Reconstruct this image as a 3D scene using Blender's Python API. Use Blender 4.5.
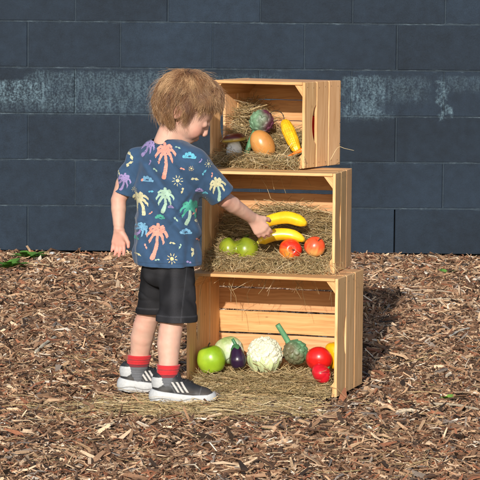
import bpy, bmesh, math, random
import numpy as np
from mathutils import Vector, Matrix
from mathutils.bvhtree import BVHTree
PI = math.pi
random.seed(7)
RNG = np.random.default_rng(11)
for o in list(bpy.data.objects): bpy.data.objects.remove(o)
scene = bpy.context.scene
COL = scene.collection

# ------------------------------------------------------------------ camera
FPX = 2740.0; CAMY = -7.5; CAMH = 1.115
PITCH = math.radians(5.12); ROLL = math.radians(0.5)
_F = Vector((0, math.cos(PITCH), -math.sin(PITCH)))
_R0 = Vector((1, 0, 0)); _U0 = Vector((0, math.sin(PITCH), math.cos(PITCH)))
_R = _R0*math.cos(ROLL) + _U0*math.sin(ROLL)
_U = _U0*math.cos(ROLL) - _R0*math.sin(ROLL)
CAM = Vector((0, CAMY, CAMH))
cd = bpy.data.cameras.new('camera'); cam = bpy.data.objects.new('camera', cd); COL.objects.link(cam)
cd.lens = FPX/480*36; cd.sensor_width = 36; cd.clip_end = 1000; cd.clip_start = 0.1
cam.matrix_world = Matrix(((_R.x, _U.x, -_F.x, CAM.x), (_R.y, _U.y, -_F.y, CAM.y), (_R.z, _U.z, -_F.z, CAM.z), (0, 0, 0, 1)))
scene.camera = cam

# ------------------------------------------------------------------ world, sun, exposure
SUN_EL = math.radians(20); SUN_AZ = math.radians(188.5)      # azimuth clockwise from +Y
world = bpy.data.worlds.new('World'); scene.world = world; world.use_nodes = True
wn = world.node_tree; bg = wn.nodes['Background']
sky = wn.nodes.new('ShaderNodeTexSky'); sky.sky_type = 'NISHITA'; sky.sun_disc = False
sky.sun_elevation = SUN_EL; sky.sun_rotation = SUN_AZ; sky.air_density = 1.0; sky.dust_density = 1.0
wn.links.new(sky.outputs[0], bg.inputs[0]); bg.inputs[1].default_value = 0.12
sl = bpy.data.lights.new('sun', 'SUN'); sl.energy = 3.9; sl.angle = math.radians(0.6); sl.color = (1.0, .95, .86)
sun = bpy.data.objects.new('sun', sl); COL.objects.link(sun)
tosun = Vector((math.sin(SUN_AZ)*math.cos(SUN_EL), math.cos(SUN_AZ)*math.cos(SUN_EL), math.sin(SUN_EL)))
sun.location = (0, -4, 6); sun.rotation_euler = (-tosun).to_track_quat('-Z', 'Y').to_euler()
scene.view_settings.view_transform = 'Standard'; scene.view_settings.look = 'None'
scene.view_settings.gamma = 1; scene.view_settings.exposure = 0.25; scene.view_settings.use_curve_mapping = False

# ------------------------------------------------------------------ layout helpers
def ray(px, py):
    a = (px-240)/FPX; b = (py-240)/FPX
    return (_F + _R*a - _U*b)
def PY(px, py, Y):
    d = ray(px, py); return CAM + d*((Y-CAM.y)/d.y)
def PZ(px, py, Z):
    d = ray(px, py); return CAM + d*((Z-CAM.z)/d.z)

def npa(v): return np.array(v, dtype=np.float64)

# ------------------------------------------------------------------ noise (numpy)
_lat = np.random.default_rng(3).random((64, 64, 64)).astype(np.float32)
def vnoise(P, freq, seed=0):
    Q = np.asarray(P)*freq + seed*17.31 + 1000
    i = np.floor(Q).astype(np.int64); f = Q-i; f = f*f*(3-2*f); i &= 63
    j = (i+1) & 63
    x, y, z = f[..., 0], f[..., 1], f[..., 2]
    L = _lat
    c00 = L[i[..., 0], i[..., 1], i[..., 2]]*(1-x)+L[j[..., 0], i[..., 1], i[..., 2]]*x
    c10 = L[i[..., 0], j[..., 1], i[..., 2]]*(1-x)+L[j[..., 0], j[..., 1], i[..., 2]]*x
    c01 = L[i[..., 0], i[..., 1], j[..., 2]]*(1-x)+L[j[..., 0], i[..., 1], j[..., 2]]*x
    c11 = L[i[..., 0], j[..., 1], j[..., 2]]*(1-x)+L[j[..., 0], j[..., 1], j[..., 2]]*x
    return ((c00*(1-y)+c10*y)*(1-z)+(c01*(1-y)+c11*y)*z)*2-1

# ------------------------------------------------------------------ mesh helper
def mk(name, V, F, mat, parent=None, loc=None, cols=None, smooth=False, label=None, cat=None, group=None, kind=None, uvs=None, shift=None):
    """V (n,3) array; F list of arrays (m,k); cols (n,3) per-vertex; shift: subtract from V and use as location"""
    V = np.asarray(V, dtype=np.float32)
    if shift is not None:
        V = V-np.asarray(shift, dtype=np.float32); loc = shift
    if isinstance(F, np.ndarray): F = [F]
    F = [np.asarray(f, dtype=np.int32) for f in F if len(f)]
    me = bpy.data.meshes.new(name)
    me.vertices.add(len(V)); me.vertices.foreach_set('co', V.ravel())
    nl = sum(f.size for f in F); npoly = sum(len(f) for f in F)
    me.loops.add(nl); me.polygons.add(npoly)
    vi = np.concatenate([f.ravel() for f in F])
    tot = np.concatenate([np.full(len(f), f.shape[1], dtype=np.int32) for f in F])
    st = np.concatenate([[0], np.cumsum(tot)[:-1]]).astype(np.int32)
    me.loops.foreach_set('vertex_index', vi)
    me.polygons.foreach_set('loop_start', st); me.polygons.foreach_set('loop_total', tot)
    me.polygons.foreach_set('use_smooth', np.full(npoly, smooth, dtype=bool))
    if cols is not None:
        a = me.color_attributes.new('Col', 'FLOAT_COLOR', 'POINT')
        c = np.ones((len(V), 4), dtype=np.float32); c[:, :3] = cols
        a.data.foreach_set('color', c.ravel())
    me.update(calc_edges=True); me.validate()
    if mat is not None:
        for m in (mat if isinstance(mat, (list, tuple)) else [mat]): me.materials.append(m)
    o = bpy.data.objects.new(name, me); COL.objects.link(o)
    if parent is not None: o.parent = parent
    if loc is not None: o.location = Vector([float(t) for t in loc])
    tagit(o, label, cat, group, kind)
    return o
def tagit(o, label=None, cat=None, group=None, kind=None):
    if label: o['label'] = label
    if cat: o['category'] = cat
    if group: o['group'] = group
    if kind: o['kind'] = kind
def empty(name, loc, rz=0, label=None, cat=None, group=None):
    o = bpy.data.objects.new(name, None); COL.objects.link(o); o.empty_display_size = .05
    o.location = loc; o.rotation_euler = (0, 0, rz); tagit(o, label, cat, group); return o

# ------------------------------------------------------------------ materials
def newmat(name):
    m = bpy.data.materials.new(name); m.use_nodes = True
    nt = m.node_tree; b = nt.nodes['Principled BSDF']; return m, nt, b
def nd(nt, t, **kw):
    n = nt.nodes.new(t)
    for k, v in kw.items(): setattr(n, k, v)
    return n
def lk(nt, a, b): nt.links.new(a, b)
def mathn(nt, op, a, b=None, c=None, clamp=False):
    n = nd(nt, 'ShaderNodeMath', operation=op); n.use_clamp = clamp
    for i, v in enumerate((a, b, c)):
        if v is None: continue
        if isinstance(v, (int, float)): n.inputs[i].default_value = v
        else: lk(nt, v, n.inputs[i])
    return n.outputs[0]
def noise(nt, scale, detail=4, rough=.55, vec=None, dist=0):
    n = nd(nt, 'ShaderNodeTexNoise'); n.inputs['Scale'].default_value = scale
    n.inputs['Detail'].default_value = detail; n.inputs['Roughness'].default_value = rough
    n.inputs['Distortion'].default_value = dist
    if vec is not None: lk(nt, vec, n.inputs['Vector'])
    return n.outputs['Fac']
def ramp(nt, fac, stops):
    r = nd(nt, 'ShaderNodeValToRGB'); e = r.color_ramp.elements
    e[0].position, e[0].color = stops[0][0], (*stops[0][1], 1)
    e[1].position, e[1].color = stops[1][0], (*stops[1][1], 1)
    for p, c in stops[2:]:
        x = e.new(p); x.color = (*c, 1)
    lk(nt, fac, r.inputs[0]); return r.outputs[0]
def mixc(nt, fac, a, b, mode='MIX'):
    n = nd(nt, 'ShaderNodeMix', data_type='RGBA', blend_type=mode)
    if isinstance(fac, (int, float)): n.inputs[0].default_value = fac
    else: lk(nt, fac, n.inputs[0])
    for i, v in ((6, a), (7, b)):
        if isinstance(v, tuple): n.inputs[i].default_value = (*v, 1)
        else: lk(nt, v, n.inputs[i])
    return n.outputs[2]
def bump(nt, b, h, strength, dist):
    n = nd(nt, 'ShaderNodeBump'); n.inputs['Strength'].default_value = strength; n.inputs['Distance'].default_value = dist
    lk(nt, h, n.inputs['Height']); lk(nt, n.outputs[0], b.inputs['Normal'])
def mapv(nt, src, scale):
    m = nd(nt, 'ShaderNodeMapping'); m.inputs['Scale'].default_value = scale; lk(nt, src, m.inputs[0]); return m.outputs[0]

def mat_col(name, rough=.6, nscale=60, namt=.25, bscale=200, bstr=.2, bdist=.001, coat=0, sss=0, spec=.5, sheen=0, roughvar=0, sssr=(1, .3, .15)):
    """colour comes from the mesh's own Col attribute, varied by noise"""
    m, nt, b = newmat(name)
    at = nd(nt, 'ShaderNodeAttribute', attribute_name='Col'); tc = nd(nt, 'ShaderNodeTexCoord')
    f = noise(nt, nscale, 5, .6, tc.outputs['Object'])
    v = mathn(nt, 'MULTIPLY_ADD', f, namt*2.4, 1-namt*1.2)
    c = nd(nt, 'ShaderNodeVectorMath', operation='SCALE'); lk(nt, at.outputs['Color'], c.inputs[0]); lk(nt, v, c.inputs['Scale'])
    lk(nt, c.outputs[0], b.inputs['Base Color'])
    b.inputs['Roughness'].default_value = rough
    if roughvar:
        lk(nt, mathn(nt, 'MULTIPLY_ADD', f, roughvar, rough-roughvar/2), b.inputs['Roughness'])
    b.inputs['Coat Weight'].default_value = coat; b.inputs['Coat Roughness'].default_value = .15
    b.inputs['Specular IOR Level'].default_value = spec
    if sss:
        b.inputs['Subsurface Weight'].default_value = sss; b.inputs['Subsurface Radius'].default_value = sssr
        b.inputs['Subsurface Scale'].default_value = .006
    if sheen: b.inputs['Sheen Weight'].default_value = sheen
    if bstr: bump(nt, b, noise(nt, bscale, 4, .6, tc.outputs['Object']), bstr, bdist)
    return m

def mat_pine():
    m, nt, b = newmat('pine')
    uv = nd(nt, 'ShaderNodeUVMap', uv_map='UVMap').outputs[0]
    at = nd(nt, 'ShaderNodeAttribute', attribute_name='Col').outputs['Color']
    warp = noise(nt, 5, 3, .5, uv)
    wv = nd(nt, 'ShaderNodeVectorMath', operation='MULTIPLY_ADD')
    cx = nd(nt, 'ShaderNodeCombineXYZ'); lk(nt, warp, cx.inputs[1]); lk(nt, cx.outputs[0], wv.inputs[0])
    wv.inputs[1].default_value = (0, .035, 0); lk(nt, uv, wv.inputs[2])
    g1 = noise(nt, 1.0, 6, .6, mapv(nt, wv.outputs[0], (5, 110, 1)))
    g2 = noise(nt, 1.0, 4, .65, mapv(nt, wv.outputs[0], (14, 700, 1)))
    g = mathn(nt, 'ADD', mathn(nt, 'MULTIPLY', g1, .7), mathn(nt, 'MULTIPLY', g2, .3))
    c = ramp(nt, g, [(.28, (.30, .13, .042)), (.42, (.58, .31, .125)), (.58, (.75, .455, .215)), (.8, (.83, .58, .33))])
    blot = noise(nt, 7, 3, .6, mapv(nt, uv, (1, 2.2, 1)))
    c = mixc(nt, mathn(nt, 'MULTIPLY', blot, .35), c, (.52, .25, .09))
    vo = nd(nt, 'ShaderNodeTexVoronoi'); vo.inputs['Scale'].default_value = 11; lk(nt, mapv(nt, wv.outputs[0], (1, 2.0, 1)), vo.inputs['Vector'])
    kn = mathn(nt, 'SUBTRACT', 1, mathn(nt, 'MULTIPLY', vo.outputs['Distance'], 14, clamp=True), clamp=True)
    c = mixc(nt, mathn(nt, 'MULTIPLY', kn, .85), c, (.13, .045, .018))
    mul = nd(nt, 'ShaderNodeMix', data_type='RGBA', blend_type='MULTIPLY'); mul.inputs[0].default_value = 1
    lk(nt, c, mul.inputs[6]); lk(nt, at, mul.inputs[7]); dk = nd(nt, 'ShaderNodeMapRange'); dk.inputs[1].default_value = .60; dk.inputs[2].default_value = .78; lk(nt, noise(nt, 1.0, 6, .7, mapv(nt, uv, (9, 40, 1))), dk.inputs[0])
    cst = mixc(nt, mathn(nt, 'MULTIPLY', dk.outputs[0], .45), mul.outputs[2], (.20, .10, .045)); lk(nt, cst, b.inputs['Base Color'])
    b.inputs['Roughness'].default_value = .62; b.inputs['Specular IOR Level'].default_value = .35
    bump(nt, b, g, .35, .0015)
    return m

M_PINE = mat_pine()
M_NAIL, _nt, _b = newmat('nail_steel'); _b.inputs['Base Color'].default_value = (.12, .08, .06, 1); _b.inputs['Roughness'].default_value = .5; _b.inputs['Metallic'].default_value = .6
M_CHIP = mat_col('bark_chip', .82, 260, .38, 500, .6, .0012, spec=.3)
M_HAY = mat_col('hay', .6, 80, .18, 300, 0, spec=.35)
M_SKIN = mat_col('skin', .55, 55, .10, 1100, .35, .0005, sss=.08, spec=.4)
M_HAIR = mat_col('hair', .38, 200, .12, 300, 0, spec=.6)
M_FRUIT = mat_col('glossy_fruit', .32, 65, .20, 190, .14, .001, coat=.28, roughvar=.22)
M_FRUITM = mat_col('satin_vegetable', .48, 90, .28, 260, .35, .001)
M_DENIM = mat_col('black_denim', .9, 500, .35, 900, .5, .0006, spec=.2)
M_CLOTH = mat_col('cotton', .88, 260, .16, 1300, .45, .0005, sheen=.12)
M_PRINT = mat_col('fabric_print', .85, 350, .28, 1300, .35, .0004)
M_RUBBER = mat_col('shoe_material', .6, 150, .2, 600, .3, .0005)
M_LEAF = mat_col('leaf', .5, 60, .3, 200, .2, .001)
M_STONE = mat_col('stone', .8, 90, .25, 300, .5, .001)

# ------------------------------------------------------------------ strands / sweeps / lathes
def strands(P, R, cols, ns=3):
    """P (N,K,3) points, R (N,K) radii, cols (N,K,3) -> V,F,C"""
    N, K, _ = P.shape
    T = np.gradient(P, axis=1); T /= np.linalg.norm(T, axis=2, keepdims=True)+1e-9
    ref = np.zeros_like(T); ref[..., 2] = 1
    flat = np.abs(T[..., 2]) > .92; ref[flat] = (1, 0, 0)
    A = np.cross(T, ref); A /= np.linalg.norm(A, axis=2, keepdims=True)+1e-9
    B = np.cross(T, A)
    V = np.empty((N, K, ns, 3))
    for s in range(ns):
        a = 2*PI*s/ns
        V[:, :, s] = P + (A*math.cos(a)+B*math.sin(a))*R[..., None]
    idx = np.arange(N*K*ns).reshape(N, K, ns)
    Fs = []
    for s in range(ns):
        s2 = (s+1) % ns
        Fs.append(np.stack([idx[:, :-1, s], idx[:, :-1, s2], idx[:, 1:, s2], idx[:, 1:, s]], -1).reshape(-1, 4))
    C = np.repeat(cols[:, :, None, :], ns, axis=2).reshape(-1, 3)
    return V.reshape(-1, 3), np.concatenate(Fs), C
def sweep(pts, rad, ns=16, sec=None, caps=True):
    pts = np.array([list(p) for p in pts], dtype=float); K = len(pts)
    rad = np.array(rad, dtype=float)
    T = np.gradient(pts, axis=0); T /= np.linalg.norm(T, axis=1, keepdims=True)
    a = np.cross(T[0], (0, 0, 1)); a = a/np.linalg.norm(a) if np.linalg.norm(a) > .1 else np.array((1., 0, 0))
    V = []
    for i in range(K):
        a = a-T[i]*np.dot(a, T[i]); a /= np.linalg.norm(a); b = np.cross(T[i], a)
        for s in range(ns):
            t = 2*PI*s/ns; k = 1 if sec is None else sec(t)
            V.append(pts[i]+(a*math.cos(t)+b*math.sin(t))*rad[i]*k)
    V = np.array(V); idx = np.arange(K*ns).reshape(K, ns)
    F = np.stack([idx[:-1], np.roll(idx, -1, 1)[:-1], np.roll(idx, -1, 1)[1:], idx[1:]], -1).reshape(-1, 4)
    n = len(V); V = np.vstack([V, pts[0], pts[-1]])
    T1 = np.stack([np.full(ns, n), np.roll(idx[0], -1), idx[0]], -1); T2 = np.stack([np.full(ns, n+1), idx[-1], np.roll(idx[-1], -1)], -1)
    return V, [F, np.vstack([T1, T2])]
def lathe(prof, ns=48, mod=None):
    """prof [(r,z)]; mod(theta, t)->radius factor"""
    prof = np.array(prof); K = len(prof)
    th = np.linspace(0, 2*PI, ns, endpoint=False)
    V = []
    for i, (r, z) in enumerate(prof):
        m = np.ones(ns) if mod is None else mod(th, i/(K-1))
        V.append(np.stack([np.cos(th)*r*m, np.sin(th)*r*m, np.full(ns, z)], -1))
    V = np.concatenate(V); idx = np.arange(K*ns).reshape(K, ns)
    F = np.stack([idx[:-1], np.roll(idx, -1, 1)[:-1], np.roll(idx, -1, 1)[1:], idx[1:]], -1).reshape(-1, 4)
    return V, F
def interp(pts, n):
    """Catmull-Rom through pts"""
    pts = np.array([list(p) for p in pts], dtype=float)
    P = np.vstack([2*pts[0]-pts[1], pts, 2*pts[-1]-pts[-2]]); out = []
    m = len(pts)-1
    for t in np.linspace(0, m-1e-9, n):
        i = int(t); f = t-i; p0, p1, p2, p3 = P[i:i+4]
        out.append(.5*((2*p1)+(-p0+p2)*f+(2*p0-5*p1+4*p2-p3)*f*f+(-p0+3*p1-3*p2+p3)*f**3))
    return np.array(out)
def ellprof(r, h, n=28, pw=1.0):
    t = np.linspace(0, PI, n); return [(max(1e-5, r*math.sin(a)**pw), -h*math.cos(a)) for a in t]
def rotV(V, ex, ey, ez):
    """columns: local x,y,z axes"""
    M = np.array([list(ex), list(ey), list(ez)], dtype=float); return np.asarray(V) @ M
def frame(z, hint=(0, 0, 1)):
    z = Vector(z).normalized(); h = Vector(hint)
    if abs(z.dot(h)) > .95: h = Vector((1, 0, 0))
    x = h.cross(z).normalized(); y = z.cross(x); return x, y, z

# ------------------------------------------------------------------ signed distance fields
class Field:
    def __init__(s, lo, hi, h):
        s.lo = npa(lo); s.h = h; s.n = np.ceil((npa(hi)-s.lo)/h).astype(int)+1
        s.d = np.full(tuple(s.n), 1.0, dtype=np.float32)
    def sub(s, lo, hi):
        a = np.clip(np.floor((npa(lo)-s.lo)/s.h).astype(int), 0, s.n-1); b = np.clip(np.ceil((npa(hi)-s.lo)/s.h).astype(int)+1, 1, s.n)
        sl = tuple(slice(i, j) for i, j in zip(a, b))
        g = np.meshgrid(*[s.lo[k]+s.h*np.arange(a[k], b[k]) for k in range(3)], indexing='ij')
        return sl, np.stack(g, -1)
    def add(s, fn, lo, hi, k=.0, op='u'):
        m = max(k, 0)+s.h*3
        sl, X = s.sub(npa(lo)-m, npa(hi)+m)
        n = fn(X).astype(np.float32); d = s.d[sl]
        if op == 'u':
            if k > 0:
                hh = np.clip(k-np.abs(d-n), 0, None)/k; s.d[sl] = np.minimum(d, n)-hh*hh*k*.25
            else: s.d[sl] = np.minimum(d, n)
        else:
            n = -n
            if k > 0:
                hh = np.clip(k-np.abs(d-n), 0, None)/k; s.d[sl] = np.maximum(d, n)+hh*hh*k*.25
            else: s.d[sl] = np.maximum(d, n)
    def cone(s, a, b, ra, rb, k=.01, op='u'):
        a, b = npa(a), npa(b); ab = b-a; L2 = max(1e-9, float(ab@ab)); r = max(ra, rb)
        def fn(X):
            t = np.clip(((X-a)@ab)/L2, 0, 1); return np.linalg.norm(X-a-t[..., None]*ab, axis=-1)-(ra+(rb-ra)*t)
        s.add(fn, np.minimum(a, b)-r, np.maximum(a, b)+r, k, op)
    def ell(s, c, rad, axes=None, k=.01, op='u'):
        c, rad = npa(c), npa(rad); A = np.eye(3) if axes is None else np.array([list(v) for v in axes]); R = rad.max()
        def fn(X):
            q = (X-c)@A.T; k0 = np.linalg.norm(q/rad, axis=-1); k1 = np.linalg.norm(q/rad**2, axis=-1)+1e-9
            return k0*(k0-1)/k1
        s.add(fn, c-R, c+R, k, op)
    def all(s):
        g = np.meshgrid(*[s.lo[k]+s.h*np.arange(s.n[k]) for k in range(3)], indexing='ij'); return np.stack(g, -1)
    def mesh(s, smooth=1):
        d = s.d; sg = d < 0
        n = np.array(d.shape)-1
        cs = [(i, j, k) for i in (0, 1) for j in (0, 1) for k in (0, 1)]
        def cor(A, c): return A[c[0]:c[0]+n[0], c[1]:c[1]+n[1], c[2]:c[2]+n[2]]
        cnt = sum(cor(sg, c).astype(np.int8) for c in cs)
        mask = (cnt > 0) & (cnt < 8); I = np.argwhere(mask)
        pos = np.zeros((len(I), 3)); num = np.zeros(len(I))
        for c in cs:
            for ax in range(3):
                if c[ax]: continue
                e = list(c); e[ax] = 1
                da = d[I[:, 0]+c[0], I[:, 1]+c[1], I[:, 2]+c[2]]; db = d[I[:, 0]+e[0], I[:, 1]+e[1], I[:, 2]+e[2]]
                x = (da < 0) != (db < 0); t = np.where(x, da/(da-db+1e-12), 0)
                p = np.tile(npa(c), (len(I), 1)); p[:, ax] = t
                pos += p*x[:, None]; num += x
        V = s.lo+s.h*(I+pos/num[:, None])
        vid = np.full(tuple(n), -1, dtype=np.int64); vid[I[:, 0], I[:, 1], I[:, 2]] = np.arange(len(I))
        Fs = []
        for ax in range(3):
            o1, o2 = (ax+1) % 3, (ax+2) % 3
            A = np.take(sg, range(0, sg.shape[ax]-1), ax); B = np.take(sg, range(1, sg.shape[ax]), ax)
            E = np.argwhere(A != B)
            E = E[(E[:, o1] > 0) & (E[:, o2] > 0) & (E[:, o1] < n[o1]) & (E[:, o2] < n[o2])]
            a0 = sg[E[:, 0], E[:, 1], E[:, 2]]
            def q(d1, d2):
                Q = E.copy(); Q[:, o1] += d1; Q[:, o2] += d2; return vid[Q[:, 0], Q[:, 1], Q[:, 2]]
            f = np.stack([q(-1, -1), q(0, -1), q(0, 0), q(-1, 0)], -1)
            f[~a0] = f[~a0][:, ::-1]; Fs.append(f)
        F = np.concatenate(Fs); F = F[(F >= 0).all(1)]
        for _ in range(smooth):
            acc = np.zeros_like(V); c2 = np.zeros(len(V))
            for k in range(4):
                a, b = F[:, k], F[:, (k+1) % 4]
                for ax in range(3):
                    acc[:, ax] += np.bincount(a, V[b, ax], len(V))+np.bincount(b, V[a, ax], len(V))
                c2 += np.bincount(a, minlength=len(V))+np.bincount(b, minlength=len(V))
            V = V*.5+.5*acc/np.maximum(c2, 1)[:, None]
        return V, F

def largest(V, F):
    lab = np.arange(len(V))
    while True:
        m = lab[F].min(1); new = lab.copy()
        for k in range(4): np.minimum.at(new, F[:, k], m)
        new = new[new]; new = new[new]
        if (new == lab).all(): break
        lab = new
    keep = lab == np.bincount(lab).argmax(); rm = np.cumsum(keep)-1
    return V[keep], rm[F[keep[F].all(1)]]
# ------------------------------------------------------------------ ground
def gh(x, y):
    P = np.stack([np.asarray(x, dtype=float), np.asarray(y, dtype=float), np.zeros_like(np.asarray(x, dtype=float))], -1)
    return -.010+(.010*vnoise(P, 2.1, 1)+.006*vnoise(P, 6.5, 2))*np.clip(.15+np.abs(P[..., 1]-.05)/.8, 0, 1)-.004*np.clip((P[..., 1]-.6)/1.5, 0, 1)
def mat_soil():
    m, nt, b = newmat('soil'); tc = nd(nt, 'ShaderNodeTexCoord').outputs['Object']
    f = noise(nt, 45, 8, .75, tc); vo = nd(nt, 'ShaderNodeTexVoronoi'); vo.inputs['Scale'].default_value = 60; lk(nt, mapv(nt, tc, (1, 1.8, 1)), vo.inputs['Vector'])
    c = ramp(nt, mathn(nt, 'ADD', mathn(nt, 'MULTIPLY', f, .6), mathn(nt, 'MULTIPLY', vo.outputs['Color'], .4)), [(.3, (.03, .018, .012)), (.5, (.085, .05, .032)), (.72, (.24, .15, .09))])
    lk(nt, c, b.inputs['Base Color']); b.inputs['Roughness'].default_value = .95; bump(nt, b, f, .8, .01); return m
M_SOIL = mat_soil()
gx = np.concatenate([[-120, -30, -8, -4], np.linspace(-3, 3, 121), [4, 8, 30, 120]])
gy = np.concatenate([[-150, -40, -12, -5], np.linspace(-3, 5, 161), [8, 15, 40, 150]])
GX, GY = np.meshgrid(gx, gy, indexing='ij'); GZ = gh(GX, GY)-.022
nx, ny = GX.shape; gi = np.arange(nx*ny).reshape(nx, ny)
mk('ground', np.stack([GX, GY, GZ], -1).reshape(-1, 3), np.stack([gi[:-1, :-1], gi[1:, :-1], gi[1:, 1:], gi[:-1, 1:]], -1).reshape(-1, 4), M_SOIL, smooth=True, kind='structure')

# ------------------------------------------------------------------ crate positions
WALLY = 4.40
def crate_frame(px, py, z, yaw, W):
    c = PZ(px, py, z); yaw = math.radians(yaw)
    ex = Vector((math.cos(yaw), -math.sin(yaw), 0)); return c-ex*(W/2), yaw
CR = [dict(px=336.5, py=398, z=0, yaw=17, W=.440, D=.290, H=.334, nb=5, gap=(.0045,.0045,.0045,.0045)),
      dict(px=334.5, py=274.5, z=.333, yaw=12.5, W=.385, D=.264, H=.285, nb=4, gap=(.003,.006,.0105)),
      dict(px=304.0, py=169.3, z=.6195, yaw=27, W=.305, D=.246, H=.249, nb=4, gap=(.0022,.0022,.0022))]
for c in CR:
    c['loc'], c['a'] = crate_frame(c['px'], c['py'], c['z'], c['yaw'], c['W'])
    c['ex'] = Vector((math.cos(c['a']), -math.sin(c['a']), 0)); c['ey'] = Vector((math.sin(c['a']), math.cos(c['a']), 0))
def cloc(c, x, y, z): return c['loc']+c['ex']*x+c['ey']*y+Vector((0, 0, z))

# ------------------------------------------------------------------ block wall
def mat_wall():
    m, nt, b = newmat('painted_concrete_block'); tc = nd(nt, 'ShaderNodeTexCoord').outputs['Object']
    sp = nd(nt, 'ShaderNodeSeparateXYZ'); lk(nt, tc, sp.inputs[0]); X, Z = sp.outputs[0], sp.outputs[2]
    at = nd(nt, 'ShaderNodeAttribute', attribute_name='Col').outputs['Color']
    fine = noise(nt, 260, 4, .7, tc); mid = noise(nt, 22, 5, .6, tc); big = noise(nt, 2.2, 3, .5, tc)
    v = mathn(nt, 'ADD', mathn(nt, 'MULTIPLY', fine, .7), mathn(nt, 'ADD', mathn(nt, 'MULTIPLY', mid, .5), mathn(nt, 'MULTIPLY', big, .5)))
    sc = nd(nt, 'ShaderNodeVectorMath', operation='SCALE'); lk(nt, at, sc.inputs[0]); lk(nt, mathn(nt, 'ADD', mathn(nt, 'MULTIPLY_ADD', v, 2.1, -.93), .16), sc.inputs['Scale'])
    warpx = mathn(nt, 'MULTIPLY', mathn(nt, 'SUBTRACT', noise(nt, 14, 4, .6, tc), .5), .22)
    Xw = mathn(nt, 'ADD', X, warpx); Zw = mathn(nt, 'ADD', Z, mathn(nt, 'MULTIPLY', mathn(nt, 'SUBTRACT', noise(nt, 25, 4, .6, tc), .5), .05))
    def stp(v, a, bb):
        n = nd(nt, 'ShaderNodeMapRange', interpolation_type='SMOOTHSTEP'); lk(nt, v, n.inputs[0]); n.inputs[1].default_value = a; n.inputs[2].default_value = bb; return n.outputs[0]
    def box(x0, x1, z0, z1, s, amt):
        r = mathn(nt, 'MULTIPLY', mathn(nt, 'MULTIPLY', stp(Xw, x0-s, x0+s), stp(Xw, x1+s, x1-s)), mathn(nt, 'MULTIPLY', stp(Zw, z0-s*.6, z0+s*.6), stp(Zw, z1+s*.25, z1-s*.25)))
        return mathn(nt, 'MULTIPLY', r, amt)
    bx = None
    for a in ((-1.35, -.84, .64, .735, .03, 1.15), (-.92, -.30, .60, .775, .05, .62), (-1.1, -.86, .6, .7, .04, .4), (.45, .62, .585, .765, .04, .9), (.60, .80, .66, .765, .05, .45), (.86, .90, .58, .75, .012, 1.0), (.88, 1.2, .70, .77, .03, .35), (-.2, .2, .62, .77, .05, .3), (1.5, 1.9, .6, .76, .06, .8), (-2.1, -1.6, .4, .56, .06, .7)):
        r = box(*a); bx = r if bx is None else mathn(nt, 'MAXIMUM', bx, r)
    streak = noise(nt, 1.0, 6, .7, mapv(nt, tc, (48, 1, 12))); speck = noise(nt, 110, 4, .7, tc)
    jn = mathn(nt, 'MULTIPLY', stp(noise(nt, 1.0, 5, .7, mapv(nt, tc, (9, 1, 60))), .55, .75), .0)
    s = mathn(nt, 'MULTIPLY', stp(mathn(nt, 'ADD', mathn(nt, 'MULTIPLY', streak, .45), mathn(nt, 'MULTIPLY', speck, .55)), .40, .72), bx, clamp=True)
    # pale bloom along joints comes with the joint colour; faint drips under every course
    drip = mathn(nt, 'MULTIPLY', stp(noise(nt, 1.0, 5, .7, mapv(nt, tc, (40, 1, 6))), .62, .85), .14)
    zz_ = mathn(nt, 'FRACT', mathn(nt, 'DIVIDE', mathn(nt, 'ADD', Z, 1.008), .2)); ln = mathn(nt, 'SUBTRACT', 1, mathn(nt, 'MULTIPLY', mathn(nt, 'MINIMUM', zz_, mathn(nt, 'SUBTRACT', 1, zz_)), 22), clamp=True)
    fl = mathn(nt, 'MULTIPLY', ln, stp(noise(nt, 1.0, 6, .75, mapv(nt, tc, (16, 1, 90))), .50, .70), clamp=True)
    c = mixc(nt, drip, sc.outputs[0], (.10, .15, .19)); c = mixc(nt, mathn(nt, 'MULTIPLY', fl, .5), c, (.16, .22, .27)); c = mixc(nt, mathn(nt, 'MULTIPLY', s, .66), c, (.20, .31, .38))
    lk(nt, c, b.inputs['Base Color']); b.inputs['Roughness'].default_value = .8; b.inputs['Specular IOR Level'].default_value = .3
    bump(nt, b, mathn(nt, 'ADD', mathn(nt, 'MULTIPLY', fine, .6), mathn(nt, 'MULTIPLY', noise(nt, 80, 4, .6, tc), .6)), .55, .003); return m
M_WALL = mat_wall()
def boxes(B):
    """B list of (x0,x1,y0,y1,z0,z1,ch) with chamfered front (-y) face"""
    V, F = [], []
    for x0, x1, y0, y1, z0, z1, ch in B:
        n = len(V)
        V += [(x0+ch, y0, z0+ch), (x1-ch, y0, z0+ch), (x1-ch, y0, z1-ch), (x0+ch, y0, z1-ch), (x0, y0+ch, z0), (x1, y0+ch, z0), (x1, y0+ch, z1), (x0, y0+ch, z1),
              (x0, y1, z0), (x1, y1, z0), (x1, y1, z1), (x0, y1, z1)]
        F += [(n, n+1, n+2, n+3)]
        for a, b in ((0, 1), (1, 2), (2, 3), (3, 0)):
            F += [(n+a+4, n+b+4, n+b, n+a), (n+a+8, n+b+8, n+b+4, n+a+4)]
        F += [(n+11, n+10, n+9, n+8)]
    return np.array(V, dtype=float), np.array(F)
wB, wC = [], []; mB = []
zs = [-.2]+[-.008+.2*i for i in range(0, 12)]
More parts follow.
